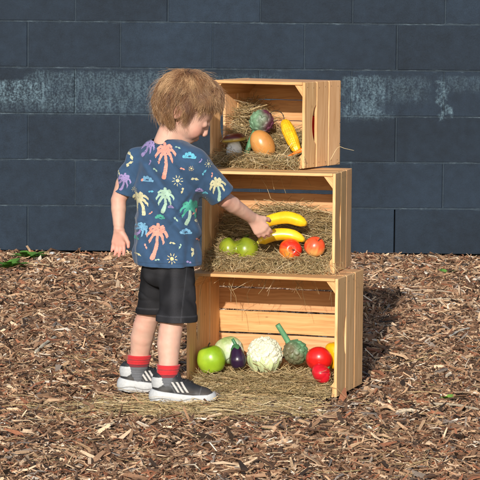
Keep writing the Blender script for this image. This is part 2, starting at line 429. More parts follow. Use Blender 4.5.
for ci in range(1, len(zs)):
    z0 = zs[ci]-.0; z1 = z0+.2
    off = .674 if ci % 2 == 1 else .884-.004
    for n in range(-16, 14):
        x0 = off+.4*n+random.uniform(-.002, .002); dy = random.uniform(-.0015, .0015)
        wB.append((x0+.0028, x0+.3972, dy, .19, z0+.0038, z1-.0038, .0022)); wC.append(random.uniform(.78, 1.18))
        if not (ci == 1 and n == 0): mB.append((x0-.004+random.uniform(-.001, .001), x0+.004, .0022+random.uniform(-.001, .001), .05, z0+.004, z1-.004, .0005))
    mB.append((-5.7, 6.2, .0016, .05, z1-.0045, z1+.0045, .0008))
mB.append((-5.7, 6.2, .06, .18, -.1, 2.3, .0))
for i in range(5): pass
V, F = boxes(wB); cw = np.repeat(np.array(wC), 12)[:, None]*np.array([.0115, .0208, .0355])
V2, F2 = boxes(mB); c2 = np.tile([.019, .030, .044], (len(V2), 1)); c2[-12:] = (.01, .01, .012)
wall = mk('block_wall', np.vstack([V, V2]), np.vstack([F, F2+len(V)]), M_WALL, cols=np.vstack([cw, c2]), loc=(0, WALLY, 0),
          label='long wall of dark navy painted concrete blocks with pale streaks, across the background', cat='wall')

# ------------------------------------------------------------------ bark mulch
def chips(n, xr, yr, zl, big=1.0, seed=0):
    r = np.random.default_rng(seed)
    x = r.uniform(*xr, n); y = r.uniform(*yr, n)
    kind = r.random(n)
    L = np.where(kind < .27, r.gamma(3.2, .0058, n)+.006, r.gamma(3, .0125, n)+.013)*big
    L = np.minimum(L, .085)
    Wd = np.where(kind < .27, L*r.uniform(.22, .62, n), L*r.uniform(.05, .18, n)); Wd = np.minimum(Wd, .014*big)
    T = np.clip(Wd*r.uniform(.1, .35, n), .0008, .005)
    yaw = r.uniform(0, 2*PI, n); tilt = r.normal(0, .30, n); rollr = r.normal(0, .75, n)
    z = gh(x, y)+r.uniform(zl[0], zl[1], n)
    u = np.stack([np.cos(yaw)*np.cos(tilt), np.sin(yaw)*np.cos(tilt), np.sin(tilt)], -1)
    s0 = np.stack([-np.sin(yaw), np.cos(yaw), np.zeros(n)], -1); w0 = np.cross(u, s0)
    s = s0*np.cos(rollr)[:, None]+w0*np.sin(rollr)[:, None]; w = np.cross(u, s)
    bend = r.normal(0, .12, n)*L
    V = np.empty((n, 12, 3)); k = 0
    C = np.stack([x, y, z], -1)
    for iu, uu in enumerate((-.5, 0, .5)):
        wk = (r.uniform(.04, .65, n) if iu == 0 else r.uniform(.15, 1.0, n) if iu == 2 else r.uniform(.75, 1.2, n))
        sk = r.normal(0, .28, n)*Wd
        for ss, tt in ((-.5, -.5), (.5, -.5), (.5, .5), (-.5, .5)):
            j = r.uniform(.8, 1.2, n)
            V[:, k] = C+u*(uu*L*r.uniform(.88, 1.1, n))[:, None]+s*(ss*Wd*wk*j+sk)[:, None]+w*(tt*T+(bend if iu == 1 else 0*bend))[:, None]; k += 1
    b = (np.arange(n)*12)[:, None]
    Fs = []
    for i in (0, 4):
        for a in range(4):
            c = (a+1) % 4; Fs.append(b+np.array([i+a, i+c, i+4+c, i+4+a]))
    Fs.append(b+np.array([3, 2, 1, 0])); Fs.append(b+np.array([8, 9, 10, 11]))
    pal = np.array([(.050, .030, .020), (.11, .058, .034), (.20, .108, .062), (.33, .190, .110), (.48, .310, .185), (.62, .44, .29), (.70, .59, .47), (.26, .105, .055), (.22, .175, .145)])
    pr = np.array([.10, .15, .18, .18, .14, .09, .02, .10, .04])
    pc = pal[r.choice(len(pal), n, p=pr/pr.sum())]*r.uniform(.75, 1.25, (n, 1))
    return V, Fs, pc, C, n
def in_view(x, y, m=.34):
    return np.abs(x) < (y+7.5)*.0895+m
parts = []
for (n, xr, yr, zl, bg_, sd) in ((158000, (-1.4, 1.4), (-1.6, 4.40), (-.022, .000), .70, 1), (100000, (-1.4, 1.4), (-1.6, 4.40), (-.008, .008), .78, 2),
                                 (52000, (-3.2, 3.2), (-3.0, 4.40), (-.016, .006), 1.35, 3), (9000, (-1.25, 1.25), (-1.45, 4.40), (.0, .010), 1.25, 4), (40000, (-.95, .95), (-1.45, 2.2), (-.006, .010), .50, 5)):
    V, Fs, pc, C, n = chips(n, xr, yr, zl, bg_, sd)
    keep = in_view(C[:, 0], C[:, 1]) if sd != 3 else ~in_view(C[:, 0], C[:, 1], -.02)
    c = CR[0]; q = C-npa(c['loc']); lx = q@npa(c['ex']); ly = q@npa(c['ey'])
    keep &= ~((np.abs(lx) < c['W']/2+.006) & (ly > -.004) & (ly < c['D']+.006))
    V = V[keep]; pc = pc[keep]; C = C[keep]
    # chips keep their random palette colours over the whole bed
    parts.append((V, pc))
V = np.concatenate([p[0] for p in parts]); pc = np.concatenate([p[1] for p in parts]); n = len(V)
b = (np.arange(n)*12)[:, None]
Fall = []
for i in (0, 4):
    for a in range(4):
        c = (a+1) % 4; Fall.append(b+np.array([i+a, i+c, i+4+c, i+4+a]))
Fall.append(b+np.array([3, 2, 1, 0])); Fall.append(b+np.array([8, 9, 10, 11]))
mk('bark_mulch', V.reshape(-1, 3), np.concatenate(Fall), M_CHIP, cols=np.repeat(pc, 12, axis=0), kind='stuff', label='brown and tan bark mulch covering the ground', cat='mulch')

# ------------------------------------------------------------------ wooden crates
class Planks:
    def __init__(s): s.V = []; s.F = []; s.UV = []; s.C = []; s.M = []
    def plank(s, o, U, Vv, N, L, Wd, T, tone=1.0, notch=None):
        """o corner, U length axis, Vv width axis, N thickness axis"""
        o, U, Vv, N = Vector(o), Vector(U), Vector(Vv), Vector(N)
        ou = random.uniform(0, 9); ov = random.uniform(0, 9); ch = .0012
        r = random.uniform; K = 9
        ol = [(0, 0)]+[(L*i/K, r(-.0009, .0009)) for i in range(1, K)]+[(L, 0), (L, Wd)]
        top = [(L*i/K, Wd+r(-.0009, .0009)) for i in range(K-1, 0, -1)]
        if notch:
            a, b_, dep = notch; nn = []
            for t in np.linspace(0, 1, 15): nn.append((b_+(a-b_)*t, Wd-dep*math.sin(PI*t)**.55))
            top = [p for p in top if not (a-.004 < p[0] < b_+.004)]
            top = [p for p in top if p[0] >= b_]+nn+[p for p in top if p[0] <= a]
        ol = ol+top+[(0, Wd)]
        cx = L/2; cy = Wd/2; n = len(ol)
        def ring(ins, h):
            base = len(s.V)
            for (u, v) in ol:
                uu = u+(ins if u < 1e-6 else -ins if u > L-1e-6 else 0); vv = v+(ins if v < Wd/3 else -ins)
                s.V.append(o+U*uu+Vv*vv+N*h)
            return base
        r0 = ring(ch, 0); r1 = ring(0, ch); r2 = ring(0, T-ch); r3 = ring(ch, T)
        tn = np.array([1, r(.92, 1.0)+(.06 if tone > 1.1 else 0), r(.86, 1.0)+(.16 if tone > 1.1 else 0)])*tone*r(.90, 1.06)  # high tone gets a paler tint: sunlight put into the side slats' colour
        def face(idx, uv): s.F.append(idx); s.UV.append(uv); s.C.append(tn); s.M.append(0)
        uvs = [(u+ou, v+ov) for u, v in ol]
        flip = U.cross(Vv).dot(N) > 0
        def q(idx, uv):
            if not flip: idx = idx[::-1]; uv = uv[::-1]
            face(idx, uv)
        # split caps into quads strips would be heavy; ngons are planar
        q([r3+i for i in range(n)], uvs); q([r0+i for i in range(n)][::-1], uvs[::-1])
        for ra, rb, h in ((r0, r1, 0), (r1, r2, T), (r2, r3, T*1.2)):
            for i in range(n):
                j = (i+1) % n
                uv = [(uvs[i][0], uvs[i][1]), (uvs[j][0], uvs[j][1]), (uvs[j][0], uvs[j][1]+.004), (uvs[i][0], uvs[i][1]+.004)]
                q([ra+i, ra+j, rb+j, rb+i], uv)
    def nail(s, p, N, rad=.0014):
        p, N = Vector(p), Vector(N); x, y, z = frame(N); b0 = len(s.V)
        for i in range(8): s.V.append(p+x*(rad*math.cos(i*PI/4))+y*(rad*math.sin(i*PI/4))+z*.0003)
        s.F.append(list(range(b0, b0+8))); s.UV.append([(0, 0)]*8); s.C.append(np.ones(3)); s.M.append(1)
    def prism(s, tri, y0, y1, tone=1.0):
        b0 = len(s.V)
        for y in (y0, y1):
            for (x, z) in tri: s.V.append(Vector((x, y, z)))
        ar = sum(tri[i][0]*tri[(i+1) % 3][1]-tri[(i+1) % 3][0]*tri[i][1] for i in range(3))
        fs = [[b0, b0+1, b0+2], [b0+5, b0+4, b0+3]]+[[b0+i, b0+3+i, b0+3+(i+1) % 3, b0+(i+1) % 3] for i in range(3)]
        if ar < 0: fs = [f[::-1] for f in fs]
        ov = random.uniform(0, 9)
        for f in fs:
            s.F.append(f); s.M.append(0); s.C.append(np.array([1, .97, .93])*tone)
            s.UV.append([((s.V[i].y if len(f) == 4 else s.V[i].x*.3)+ov, s.V[i].x+s.V[i].z+ov) for i in f])
    def build(s, name, parent, label=None):
        me = bpy.data.meshes.new(name); me.from_pydata([tuple(v) for v in s.V], [], s.F)
        me.uv_layers.new(name='UVMap'); me.color_attributes.new('Col', 'FLOAT_COLOR', 'CORNER'); uvl = me.uv_layers['UVMap']; ca = me.color_attributes['Col']; k = 0
        for f, uv, c in zip(s.F, s.UV, s.C):
            for t in uv:
                uvl.data[k].uv = t; ca.data[k].color = (*c, 1); k += 1
        me.materials.append(M_PINE); me.materials.append(M_NAIL)
        me.polygons.foreach_set('material_index', s.M); me.validate()
        o = bpy.data.objects.new(name, me); COL.objects.link(o); o.parent = parent
        if label: o['label'] = label
        return o
def build_crate(c, label):
    W, D, H = c['W'], c['D'], c['H']; T = .0085
    root = empty('wooden_crate', c['loc'], -c['a'], label, 'crate', 'wooden crates stacked on their sides')
    X, Y, Z = (1, 0, 0), (0, 1, 0), (0, 0, 1); nX, nZ = (-1, 0, 0), (0, 0, -1)
    # side panels: three upright slats, hand slot cut between first and second
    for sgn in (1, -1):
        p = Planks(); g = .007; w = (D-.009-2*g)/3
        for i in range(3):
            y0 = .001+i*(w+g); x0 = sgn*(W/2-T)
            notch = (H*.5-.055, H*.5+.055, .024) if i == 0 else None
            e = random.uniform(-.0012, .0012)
            p.plank((x0, y0, .0015+random.uniform(0, .0008)), Z, Y, (sgn, 0, 0), H-.003+e*.4, w, T, 1.16, notch)  # raised tone paints sunlight onto the side slats
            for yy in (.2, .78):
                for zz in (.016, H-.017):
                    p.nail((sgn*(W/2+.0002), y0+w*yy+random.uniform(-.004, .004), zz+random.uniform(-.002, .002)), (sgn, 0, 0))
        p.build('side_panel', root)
    # top and bottom panels: slats running left to right, between the side slats
    for zz, nm in ((0, 'bottom_panel'), (1, 'top_panel')):
        p = Planks(); g = .008; w = (D-.009-2*g)/3
        for i in range(3):
            y0 = .0005+i*(w+g)+random.uniform(-.0008, .0008)
            p.plank((-W/2+T+.0006, y0, .001 if zz == 0 else H-T-.001), X, Y, Z, W-2*T-.0012, w, T, 1.0)
        p.build(nm, root)
    # back panel: horizontal boards
    p = Planks(); n = c['nb']; w = (H-.004-sum(c['gap']))/n
    for i in range(n):
        z0 = .002+i*w+sum(c['gap'][:i])
        p.plank((-W/2+.001, D-.0082, z0), X, Z, Y, W-.002, w, .0075, 1.0)
    p.build('back_panel', root)
    # triangular corner posts running front to back
    a = .026; b = .034
    for sx in (1, -1):
        for sz in (0, 1):
            p = Planks(); x0 = sx*(W/2-T-.0006); z0 = T+.0012 if sz == 0 else H-T-.0012; dz = 1 if sz == 0 else -1
            p.prism([(x0, z0), (x0-sx*a, z0), (x0, z0+dz*b)], .006, D-.010, .98)
            p.build('corner_post', root)
    return root
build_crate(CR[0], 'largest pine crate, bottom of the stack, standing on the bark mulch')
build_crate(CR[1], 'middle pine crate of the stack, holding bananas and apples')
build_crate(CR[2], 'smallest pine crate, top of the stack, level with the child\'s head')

# ------------------------------------------------------------------ hay
def hay_colors(N, K, r, dark=.86):
    pal = np.array([(.56, .40, .19), (.46, .34, .17), (.68, .52, .29), (.33, .26, .12), (.38, .24, .115), (.76, .62, .40)])
    c = pal[r.choice(6, N, p=[.26, .24, .16, .16, .12, .06])]*r.uniform(.7, 1.12, (N, 1))*dark
    return np.repeat(c[:, None, :], K, axis=1)
def hay_strands(base, L, seed, curl=.5, tilt=.22, rad=(.0004, .0010), K=7, ybias=None):
    """base (N,3) centres; returns points (N,K,3)"""
    r = np.random.default_rng(seed); N = len(base)
    yaw = r.uniform(0, 2*PI, N) if ybias is None else r.normal(ybias[0], ybias[1], N)+PI*(r.random(N) < .5)
    el = r.normal(0, tilt, N)
    P = np.zeros((N, K, 3)); st = L/(K-1)
    dy = r.normal(0, curl, N)/K; de = r.normal(0, curl*.6, N)/K
    P[:, 0] = 0
    for k in range(1, K):
        a = yaw+dy*k*2+r.normal(0, .06, N); e = el+de*(k-K/2)*2
        P[:, k] = P[:, k-1]+np.stack([np.cos(a)*np.cos(e), np.sin(a)*np.cos(e), np.sin(e)], -1)*st[:, None]
    P += base[:, None, :]-P.mean(1, keepdims=True)
    R = r.uniform(rad[0], rad[1], N)[:, None]*np.linspace(1.1, .55, K)[None]
    return P, R
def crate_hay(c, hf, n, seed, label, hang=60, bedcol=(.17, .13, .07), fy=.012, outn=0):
    """hf(u,v)->height of bed; u -1..1 across, v 0..1 depth"""
    r = np.random.default_rng(seed); W, D = c['W']/2-.014, c['D']-.014
    # lumpy bed under the loose straws
    nu, nv = 60, 40; u = np.linspace(-1, 1, nu); v = np.linspace(0, 1, nv); UU, VV = np.meshgrid(u, v, indexing='ij')
    Hh = hf(UU, VV)-.012; Q = np.stack([UU*W, fy+.01+VV*(D-fy-.012), Hh], -1)
    Q[..., 2] += .006*vnoise(Q, 60, seed)+.004*vnoise(Q, 160, seed+1); Q[..., 2] = np.maximum(Q[..., 2], .0095)
    idx = np.arange(nu*nv).reshape(nu, nv); Fb = np.stack([idx[:-1, :-1], idx[1:, :-1], idx[1:, 1:], idx[:-1, 1:]], -1).reshape(-1, 4)
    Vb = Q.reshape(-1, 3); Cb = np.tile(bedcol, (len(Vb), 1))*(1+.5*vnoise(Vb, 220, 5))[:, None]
    uu = r.uniform(-1, 1, n); vv = r.beta(.9, 1.15, n)
    L = r.uniform(.03, .18, n)
    B = np.stack([uu*(W-.01), fy+vv*(D-fy-.01), hf(uu, vv)+r.uniform(-.012, .010, n)+.004*r.standard_normal(n)], -1)
    P, R = hay_strands(B, L, seed+7)
    # keep straws inside the box, allow them to poke out at the front
    P[..., 0] = np.clip(P[..., 0], -W+.002, W-.002); P[..., 1] = np.minimum(P[..., 1], c['D']-.012); P[..., 2] = np.clip(P[..., 2], .0105, c['H']-.012)
    C1 = hay_colors(n, P.shape[1], r)
    out = [(P, R, C1)]
    # straws hanging over the front edge
    if hang:
        N = hang; K = 7; t = np.linspace(0, 1, K)
        x0 = r.uniform(-W, W, N); ln = r.gamma(1.6, .020, N)+.006; sw = r.normal(0, .05, N)
        P2 = np.zeros((N, K, 3))
        P2[..., 0] = x0[:, None]+sw[:, None]*t+r.normal(0, .01, N)[:, None]*np.sin(t*PI)
        P2[..., 1] = .03-(.040+r.uniform(0, .025, N)[:, None])*np.sin(np.minimum(1, t*1.8)*PI/2)
        P2[..., 2] = .018+.012*np.sin(np.minimum(1, t*2)*PI)-ln[:, None]*np.maximum(0, t-.3)**1.3*1.6
        P2[..., 2] += r.uniform(0, .01, N)[:, None]; P2 += r.normal(0, .0022, P2.shape); P2[..., 0] += r.normal(0, .014, N)[:, None]*np.sin(t*PI*r.uniform(1, 2.6, N)[:, None])
        R2 = r.uniform(.0005, .0010, N)[:, None]*np.linspace(1, .5, K)[None]
        out.append((P2, R2, hay_colors(N, K, r)))
    N = 700; Be = np.stack([r.uniform(-W, W, N), r.uniform(-.008, .006, N), r.normal(.010, .006, N)], -1)
    P4, R4 = hay_strands(Be, r.uniform(.02, .09, N), seed+15, tilt=.35); P4[..., 1] = np.clip(P4[..., 1], -.035, .02); P4[..., 0] = np.clip(P4[..., 0], -W, W)
    ins = P4[..., 1] > -.002; P4[..., 2] = np.where(ins, np.maximum(P4[..., 2], .0105), P4[..., 2]); out.append((P4, R4, hay_colors(N, 7, r)))
    if outn:
        N = outn; Bo = np.stack([r.uniform(-W, W*1.0, N), -.065+.095*r.beta(2.4, 1.2, N), r.uniform(.004, .020, N)], -1)
        P3, R3 = hay_strands(Bo, r.uniform(.04, .13, N), seed+9, tilt=.1); P3[..., 2] = np.clip(P3[..., 2]+.010*sst(P3[..., 1], -.05, -.005), .002, .05)
        P3[..., 0] = np.clip(P3[..., 0], -W-.0, W); out.append((P3, R3, hay_colors(N, 7, r)))
    Vs, Fs, Cs = [Vb], [Fb], [Cb]; k = len(Vb)
    for (P, R, C) in out:
        V, F, C = strands(P, R, C); Vs.append(V); Fs.append(F+k); Cs.append(C); k += len(V)
    V = np.concatenate(Vs)
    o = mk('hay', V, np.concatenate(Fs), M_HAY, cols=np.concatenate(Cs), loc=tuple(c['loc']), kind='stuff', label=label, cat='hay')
    o.rotation_euler = (0, 0, -c['a']); return o
def sst(x, a, b): t = np.clip((x-a)/(b-a), 0, 1); return t*t*(3-2*t)
h_top = lambda u, v: .017+.064*sst(v, .22, .9)+.095*sst(-u, .25, .95)*sst(v, .1, .6)+.012*np.sin(u*5+1)*v
h_mid = lambda u, v: .024+.130*sst(v, .30, .92)*(.75+.35*np.cos(u*2.2-.2))+.055*sst(-u, .4, 1)*(.3+v*.7)+.03*sst(u, .5, 1)*v
h_bot = lambda u, v: .026+.012*sst(v, .1, .6)+.006*np.sin(u*6)*v+.012*np.exp(-((v-.10)/.13)**2)*(.7+.5*np.sin(u*3.1+.5))
crate_hay(CR[2], h_top, 3400, 21, 'hay bedding in the top crate, heaped at its left end', 80)
crate_hay(CR[1], h_mid, 4600, 22, 'hay bedding in the middle crate, heaped high along its back', 190)
crate_hay(CR[0], h_bot, 4200, 23, 'hay bedding in the bottom crate, spilling over its front edge', 40, outn=1500)
# a few long straws trailing over crate fronts
def loose_straw(pts, label, rad=.0008, col=(.62, .50, .28)):
    P = interp(pts, 14); V, F = sweep(P, np.linspace(rad, rad*.5, 14), 5)
    mk('straw', V, F, M_HAY, cols=np.tile(col, (len(V), 1)), shift=P[0], label=label, cat='straw', smooth=True, group='single straws sticking out of the crates')
p0 = cloc(CR[2], CR[2]['W']/2+.0015, .10, .02)
loose_straw([PY(330, 160.5, p0.y+.02), PY(338, 147.5, p0.y+.015), PY(345, 148.5, p0.y), PY(354, 150.5, p0.y-.01)], 'single pale straw sticking out to the right of the top crate')
# loose hay on the mulch
def ground_hay(n, fx, seed, label, Lr=(.03, .13)):
    r = np.random.default_rng(seed); x, y = fx(r, n)
    B = np.stack([x, y, gh(x, y)+.008+np.abs(r.normal(0, .007, n))], -1)
    P, R = hay_strands(B, r.uniform(*Lr, n), seed+3, tilt=.10, rad=(.0005, .0011)); P[..., 2] = np.maximum(P[..., 2], gh(P[..., 0], P[..., 1])+.004)
    c = CR[0]; q = P-npa(c['loc']); lx = q@npa(c['ex']); ly = q@npa(c['ey'])
    keep = ~((np.abs(lx) < c['W']/2+.002) & (ly > 0) & (ly < c['D'])).any(1)
    P, R = P[keep], R[keep]
    V, F, C = strands(P, R, hay_colors(len(P), P.shape[1], r, .92))
    mk('hay', V, F, M_HAY, cols=C, kind='stuff', label=label, cat='hay')
def fx1(r, n):
    a = r.normal(0, 1, n); x = -.06+.18*a; y = -.12+.10*r.normal(0, 1, n)-.10*np.clip(-a, 0, 3)*.3
    x = np.where(x > .20, .20-np.abs(r.normal(0, .22, n)), x); return np.clip(x, -.75, .30), np.clip(y, -.6, .12)
ground_hay(1900, fx1, 31, 'loose hay scattered on the mulch in front of the bottom crate and shoes')
def fx2(r, n): return r.uniform(-.9, .9, n), r.uniform(-1.2, 1.0, n)
ground_hay(260, fx2, 37, 'stray straws scattered thinly over the bark mulch')

# ------------------------------------------------------------------ fruit and vegetables
def place(name, V, F, mat, pos, cols, label, cat, group=None, smooth=True):
    return mk(name, V, F, mat, loc=tuple(pos), cols=cols, smooth=smooth, label=label, cat=cat, group=group)
def part(name, V, F, mat, parent, cols, smooth=True):
    V = np.asarray(V)
    if not isinstance(cols, np.ndarray) or cols.ndim == 1: cols = np.tile(cols, (len(V), 1))
    return mk(name, V, F, mat, parent=parent, cols=cols, smooth=smooth)
def blendc(t, a, b): t = np.clip(t, 0, 1)[:, None]; return npa(a)*(1-t)+npa(b)*t

def apple(pos, r, axis, base, side, blush, label, seed):
    prof = []
    for a in np.linspace(0, PI, 36):
        rr = r*math.sin(a)*(1.0+.06*math.cos(a)); z = -r*.96*math.cos(a)
        z -= r*.22*math.exp(-(math.sin(a)/.26)**2) if a > PI/2 else -r*.12*math.exp(-(math.sin(a)/.22)**2)
        prof.append((max(rr, 1e-5), z))
    V, F = lathe(prof, 48, lambda th, t: 1+.02*np.cos(5*th)*(1-t)+.012*np.cos(2*th+1))
    ex, ey, ez = frame(axis); V = rotV(V, ex, ey, ez)
    t = vnoise(V, 34, seed)*.42+(V@npa(blush))/r*.75+.0
    st = vnoise(np.stack([np.arctan2(V@npa(ey), V@npa(ex))*3, V@npa(ez)*8, V[:, 0]*0], -1), 2.5, seed)*.22
    C = blendc(t+st, base, side); C = blendc(np.exp(-((np.linalg.norm(V-npa(ez)*r*.6, axis=1))/(r*.34))**2)*1.1, C, (.35, .28, .05)) if False else C
    o = place('apple', V, F, M_FRUIT, pos, C, label, 'apple', 'red and yellow apples in the middle crate')
    s = npa(ez); pts = [s*r*.55, s*r*.85+npa(ex)*r*.05, s*r*1.12+npa(ex)*r*.16]
    V, F = sweep(interp(pts, 6), np.linspace(.0014, .0018, 6), 8); part('stem', V, F, M_LEAF, o, (.06, .035, .02))
    return o

def banana(pts, r, label, rot=0):
    P = interp(pts, 40); t = np.linspace(0, 1, 40)
    prof = np.interp(t, [0, .02, .05, .10, .2, .5, .8, .9, .955, .985, 1], [.26, .30, .34, .42, .82, 1, .93, .72, .42, .28, .2])*r
    o0 = P.mean(0)
    V, F = sweep(P-o0, prof, 20, lambda a: 1+.05*math.cos(5*(a+rot)))
    tt = np.concatenate([np.repeat(t, 20), [0, 1]])
    C = np.tile((.82, .52, .015), (len(V), 1)); C = blendc(sst(tt, .955, .985), C, (.10, .05, .015)); C = blendc(sst(1-tt, .93, .99), C, (.45, .40, .06))
    C *= (1+.10*vnoise(V, 40, 3))[:, None]
    return place('banana', V, F, M_FRUIT, o0, C, label, 'banana', 'bananas in the middle crate')

A, Bm, Ct = CR
def hz(c, h): return h
def at(px, py, c, ly):
    """point on pixel ray at depth ly behind the front plane of crate c"""
    d = ray(px, py); n = c['ey']; t = ((c['loc']+n*ly)-CAM).dot(n)/d.dot(n); return CAM+d*t

# middle crate
apple(at(290.5, 250, Bm, .048), .0325, (.12, -.93, .10), (.70, .030, .012), (.85, .40, .05), (-.5, -.1, -.7), 'red and yellow apple in front, left of the other apple, showing its stalk', 4)
apple(at(315, 246.5, Bm, .060), .0300, (.35, -.5, .75), (.80, .09, .03), (.85, .55, .16), (.2, -.3, -.6), 'smaller streaky red apple in the right corner of the middle crate', 9)
banana([at(256.5, 229.5, Bm, .026), at(267, 221.5, Bm, .036), at(284, 217.5, Bm, .06), at(296, 219.5, Bm, .068), at(307.5, 225, Bm, .07)], .0180, 'upper yellow banana, gripped by the child\'s hand')
banana([at(257.5, 243, Bm, .035), at(264, 239, Bm, .05), at(276, 234.5, Bm, .062), at(291, 234.8, Bm, .068), at(306, 241, Bm, .07)], .0180, 'lower yellow banana lying in the hay under the held one')
def green_pepper():
    c = at(238, 250, Bm, .055); f = Field((-.065, -.045, -.045), (.065, .05, .05), .0016)
    f.ell((-.027, -.002, .002), (.028, .034, .034), k=.0); f.ell((.002, .010, -.002), (.024, .028, .029), k=.006); f.ell((.021, -.002, .0), (.034, .036, .037), k=.009); f.ell((.040, .012, .002), (.018, .022, .023), k=.012)
    f.ell((-.004, -.020, .040), (.012, .04, .016), k=.012, op='s'); f.ell((-.005, -.040, -.024), (.006, .012, .016), k=.012, op='s')
    V, F = f.mesh(2); d = np.linalg.norm((V-npa((-.005, -.033, -.014)))/npa((1, 2.5, 1.1)), axis=1)+.0012*vnoise(V, 400, 2)
    C = blendc(vnoise(V, 30, 2)*.5+.5, (.12, .20, .008), (.30, .34, .02)); C = blendc(1-sst(d, .006, .0095), C, (.17, .085, .03))
    o = place('green_pepper', V, F, M_FRUIT, c, C, 'lumpy yellow-green pepper with a brown spot, at the left of the middle crate', 'pepper')
    V, F = sweep(interp([(.02, .02, .026), (.022, .03, .036), (.03, .035, .040)], 6), np.linspace(.005, .003, 6), 8); part('stem', V, F, M_LEAF, o, (.12, .16, .03))
green_pepper()

# top crate
def potato_like():
    c = at(262.5, 144.8, Ct, .045); V, F = lathe(ellprof(.0325, .046, 40), 48, lambda th, t: 1+.05*np.cos(th+1)+.03*np.sin(2*th+t*3))
    V = rotV(V, (.85, .05, .52), (0, 1, 0), (-.52, .0, .85))
    C = np.tile((.52, .23, .06), (len(V), 1))*(1+.22*vnoise(V, 22, 8))[:, None]
    place('sweet_potato', V, F, M_FRUIT, c, C, 'smooth orange-brown oval potato leaning in the hay of the top crate', 'potato')
potato_like()
def artichoke(c, r, axis, side, stem_pts, green, purple, label, seed):
    ex, ey, ez = frame(axis, (0, -1, .2)); r0 = np.random.default_rng(seed)
    f = Field((-r*1.5,)*3, (r*1.5,)*3, .0015); f.ell((0, 0, 0), (r*.86, r*.86, r*1.0), (ex, ey, ez), k=0)
    rows = 7
    for i in range(rows):
        ph = .35+(PI-.6)*i/(rows-1)*.92; m = max(4, int(10*math.sin(ph)+1))
        for j in range(m):
            th = 2*PI*(j+.5*(i % 2))/m+r0.uniform(-.08, .08)
            nrm = npa(ex)*math.sin(ph)*math.cos(th)+npa(ey)*math.sin(ph)*math.sin(th)-npa(ez)*math.cos(ph)
            tg = npa(ez)*math.sin(ph)+(npa(ex)*math.cos(th)+npa(ey)*math.sin(th))*math.cos(ph); bt = np.cross(nrm, tg)
            p = nrm*r*.86; tilt = tg*.96+nrm*.26; tilt /= np.linalg.norm(tilt); nn = np.cross(bt, tilt)
            f.ell(p, (r*.26, r*.36, r*.10), (bt, tilt, -nn), k=.0015)
    V, F = f.mesh(1)
    t = (V@npa(side))/r*.9+.5+.45*vnoise(V, 40, seed)
    C = blendc(t, green, purple)*(1+.2*vnoise(V, 120, 2))[:, None]
    o = place('artichoke', V, F, M_FRUITM, c, C, label, 'artichoke', 'artichokes in the crates')
    P = interp([Vector(p)-c for p in stem_pts], 12); V, F = sweep(P, np.linspace(.0085, .0075, 12), 14); part('stem', V, F, M_FRUITM, o, (.10, .27, .13))
c0 = at(261.5, 122, Ct, .10)
artichoke(c0, .0365, (.25, -.1, .9), (.9, -.1, -.1), [at(255, 132, Ct, .075), at(250, 143, Ct, .055), at(245.5, 157, Ct, .035)], (.15, .27, .16), (.11, .03, .055), 'round green and purple artichoke at the back of the top crate, stem pointing down', 5)
def mushroom():
    c = at(234, 148.8, Ct, .036)
    V, F = lathe([(.0001, -.026), (.010, -.0255), (.0175, -.019), (.0205, -.008), (.0200, .002), (.0165, .011), (.0135, .018), (.013, .024)], 36, lambda th, t: 1+.03*np.cos(3*th))
    o = place('mushroom', V, F, M_FRUITM, c, np.tile((.68, .68, .66), (len(V), 1))*(1+.08*vnoise(V, 90, 2))[:, None], 'mushroom with a dark red-brown cap and fat white stem, in the top crate', 'mushroom'); o.scale = (1.14, 1.14, 1.14)
    pr = [(.0001, .0235), (.014, .0215), (.026, .0185), (.0295, .0205), (.0300, .0235), (.0285, .029), (.0235, .0345), (.015, .0385), (.0001, .040)]
    V, F = lathe(pr, 40, lambda th, t: 1+.02*np.cos(2*th)); V[:, 2] += V[:, 0]*.12
    C = blendc(sst(V[:, 2]-V[:, 0]*.12, .0225, .0255), (.58, .42, .08), (.12, .022, .015)); part('cap', V, F, M_FRUIT, o, C)
mushroom()
def corn():
    a, b_ = npa(at(284.5, 121.5, Ct, .075)), npa(at(297.5, 152, Ct, .040)); c = (a+b_)/2; ax = (b_-a); Ln = np.linalg.norm(ax); ax /= Ln
    ex, ey, ez = frame(ax, (0, -1, 0)); K = 90; ns = 84; V = []
    for i in range(K):
        t = i/(K-1); R = .0192*np.interp(t, [0, .04, .12, .3, .6, .85, .96, 1], [.05, .5, .82, 1, .96, .74, .45, .02])
        for s in range(ns):
            th = 2*PI*s/ns; row = math.sin(th*7); k = abs(math.sin(t*PI*17+ (PI/2 if row < 0 else 0)*0))**.5
            bmp = (abs(row)**.45)*(.45+.55*k); V.append((R*math.cos(th)*(.93+.085*bmp), R*math.sin(th)*(.93+.085*bmp), (t-.5)*Ln*1.12))
    V = rotV(np.array(V), ex, ey, ez); idx = np.arange(K*ns).reshape(K, ns)
    F = np.stack([idx[:-1], np.roll(idx, -1, 1)[:-1], np.roll(idx, -1, 1)[1:], idx[1:]], -1).reshape(-1, 4)
    C = np.tile((.80, .44, .012), (len(V), 1))*(1+.25*vnoise(V, 130, 6))[:, None]
    o = place('corn_cob', V, F, M_FRUIT, c, C, 'slim bright yellow corn cob leaning beside the right wall of the top crate', 'corn')
    pts = [at(284.5, 121, Ct, .075), at(282.5, 114, Ct, .08), at(277, 110.5, Ct, .085), at(271, 112.5, Ct, .095), at(268, 118, Ct, .10)]
    V, F = sweep(interp([npa(p)-c for p in pts], 22), np.linspace(.0016, .0007, 22)*(1+.3*np.sin(np.arange(22)*2.1)), 6); part('stem', V, F, M_LEAF, o, (.05, .035, .022))
corn()
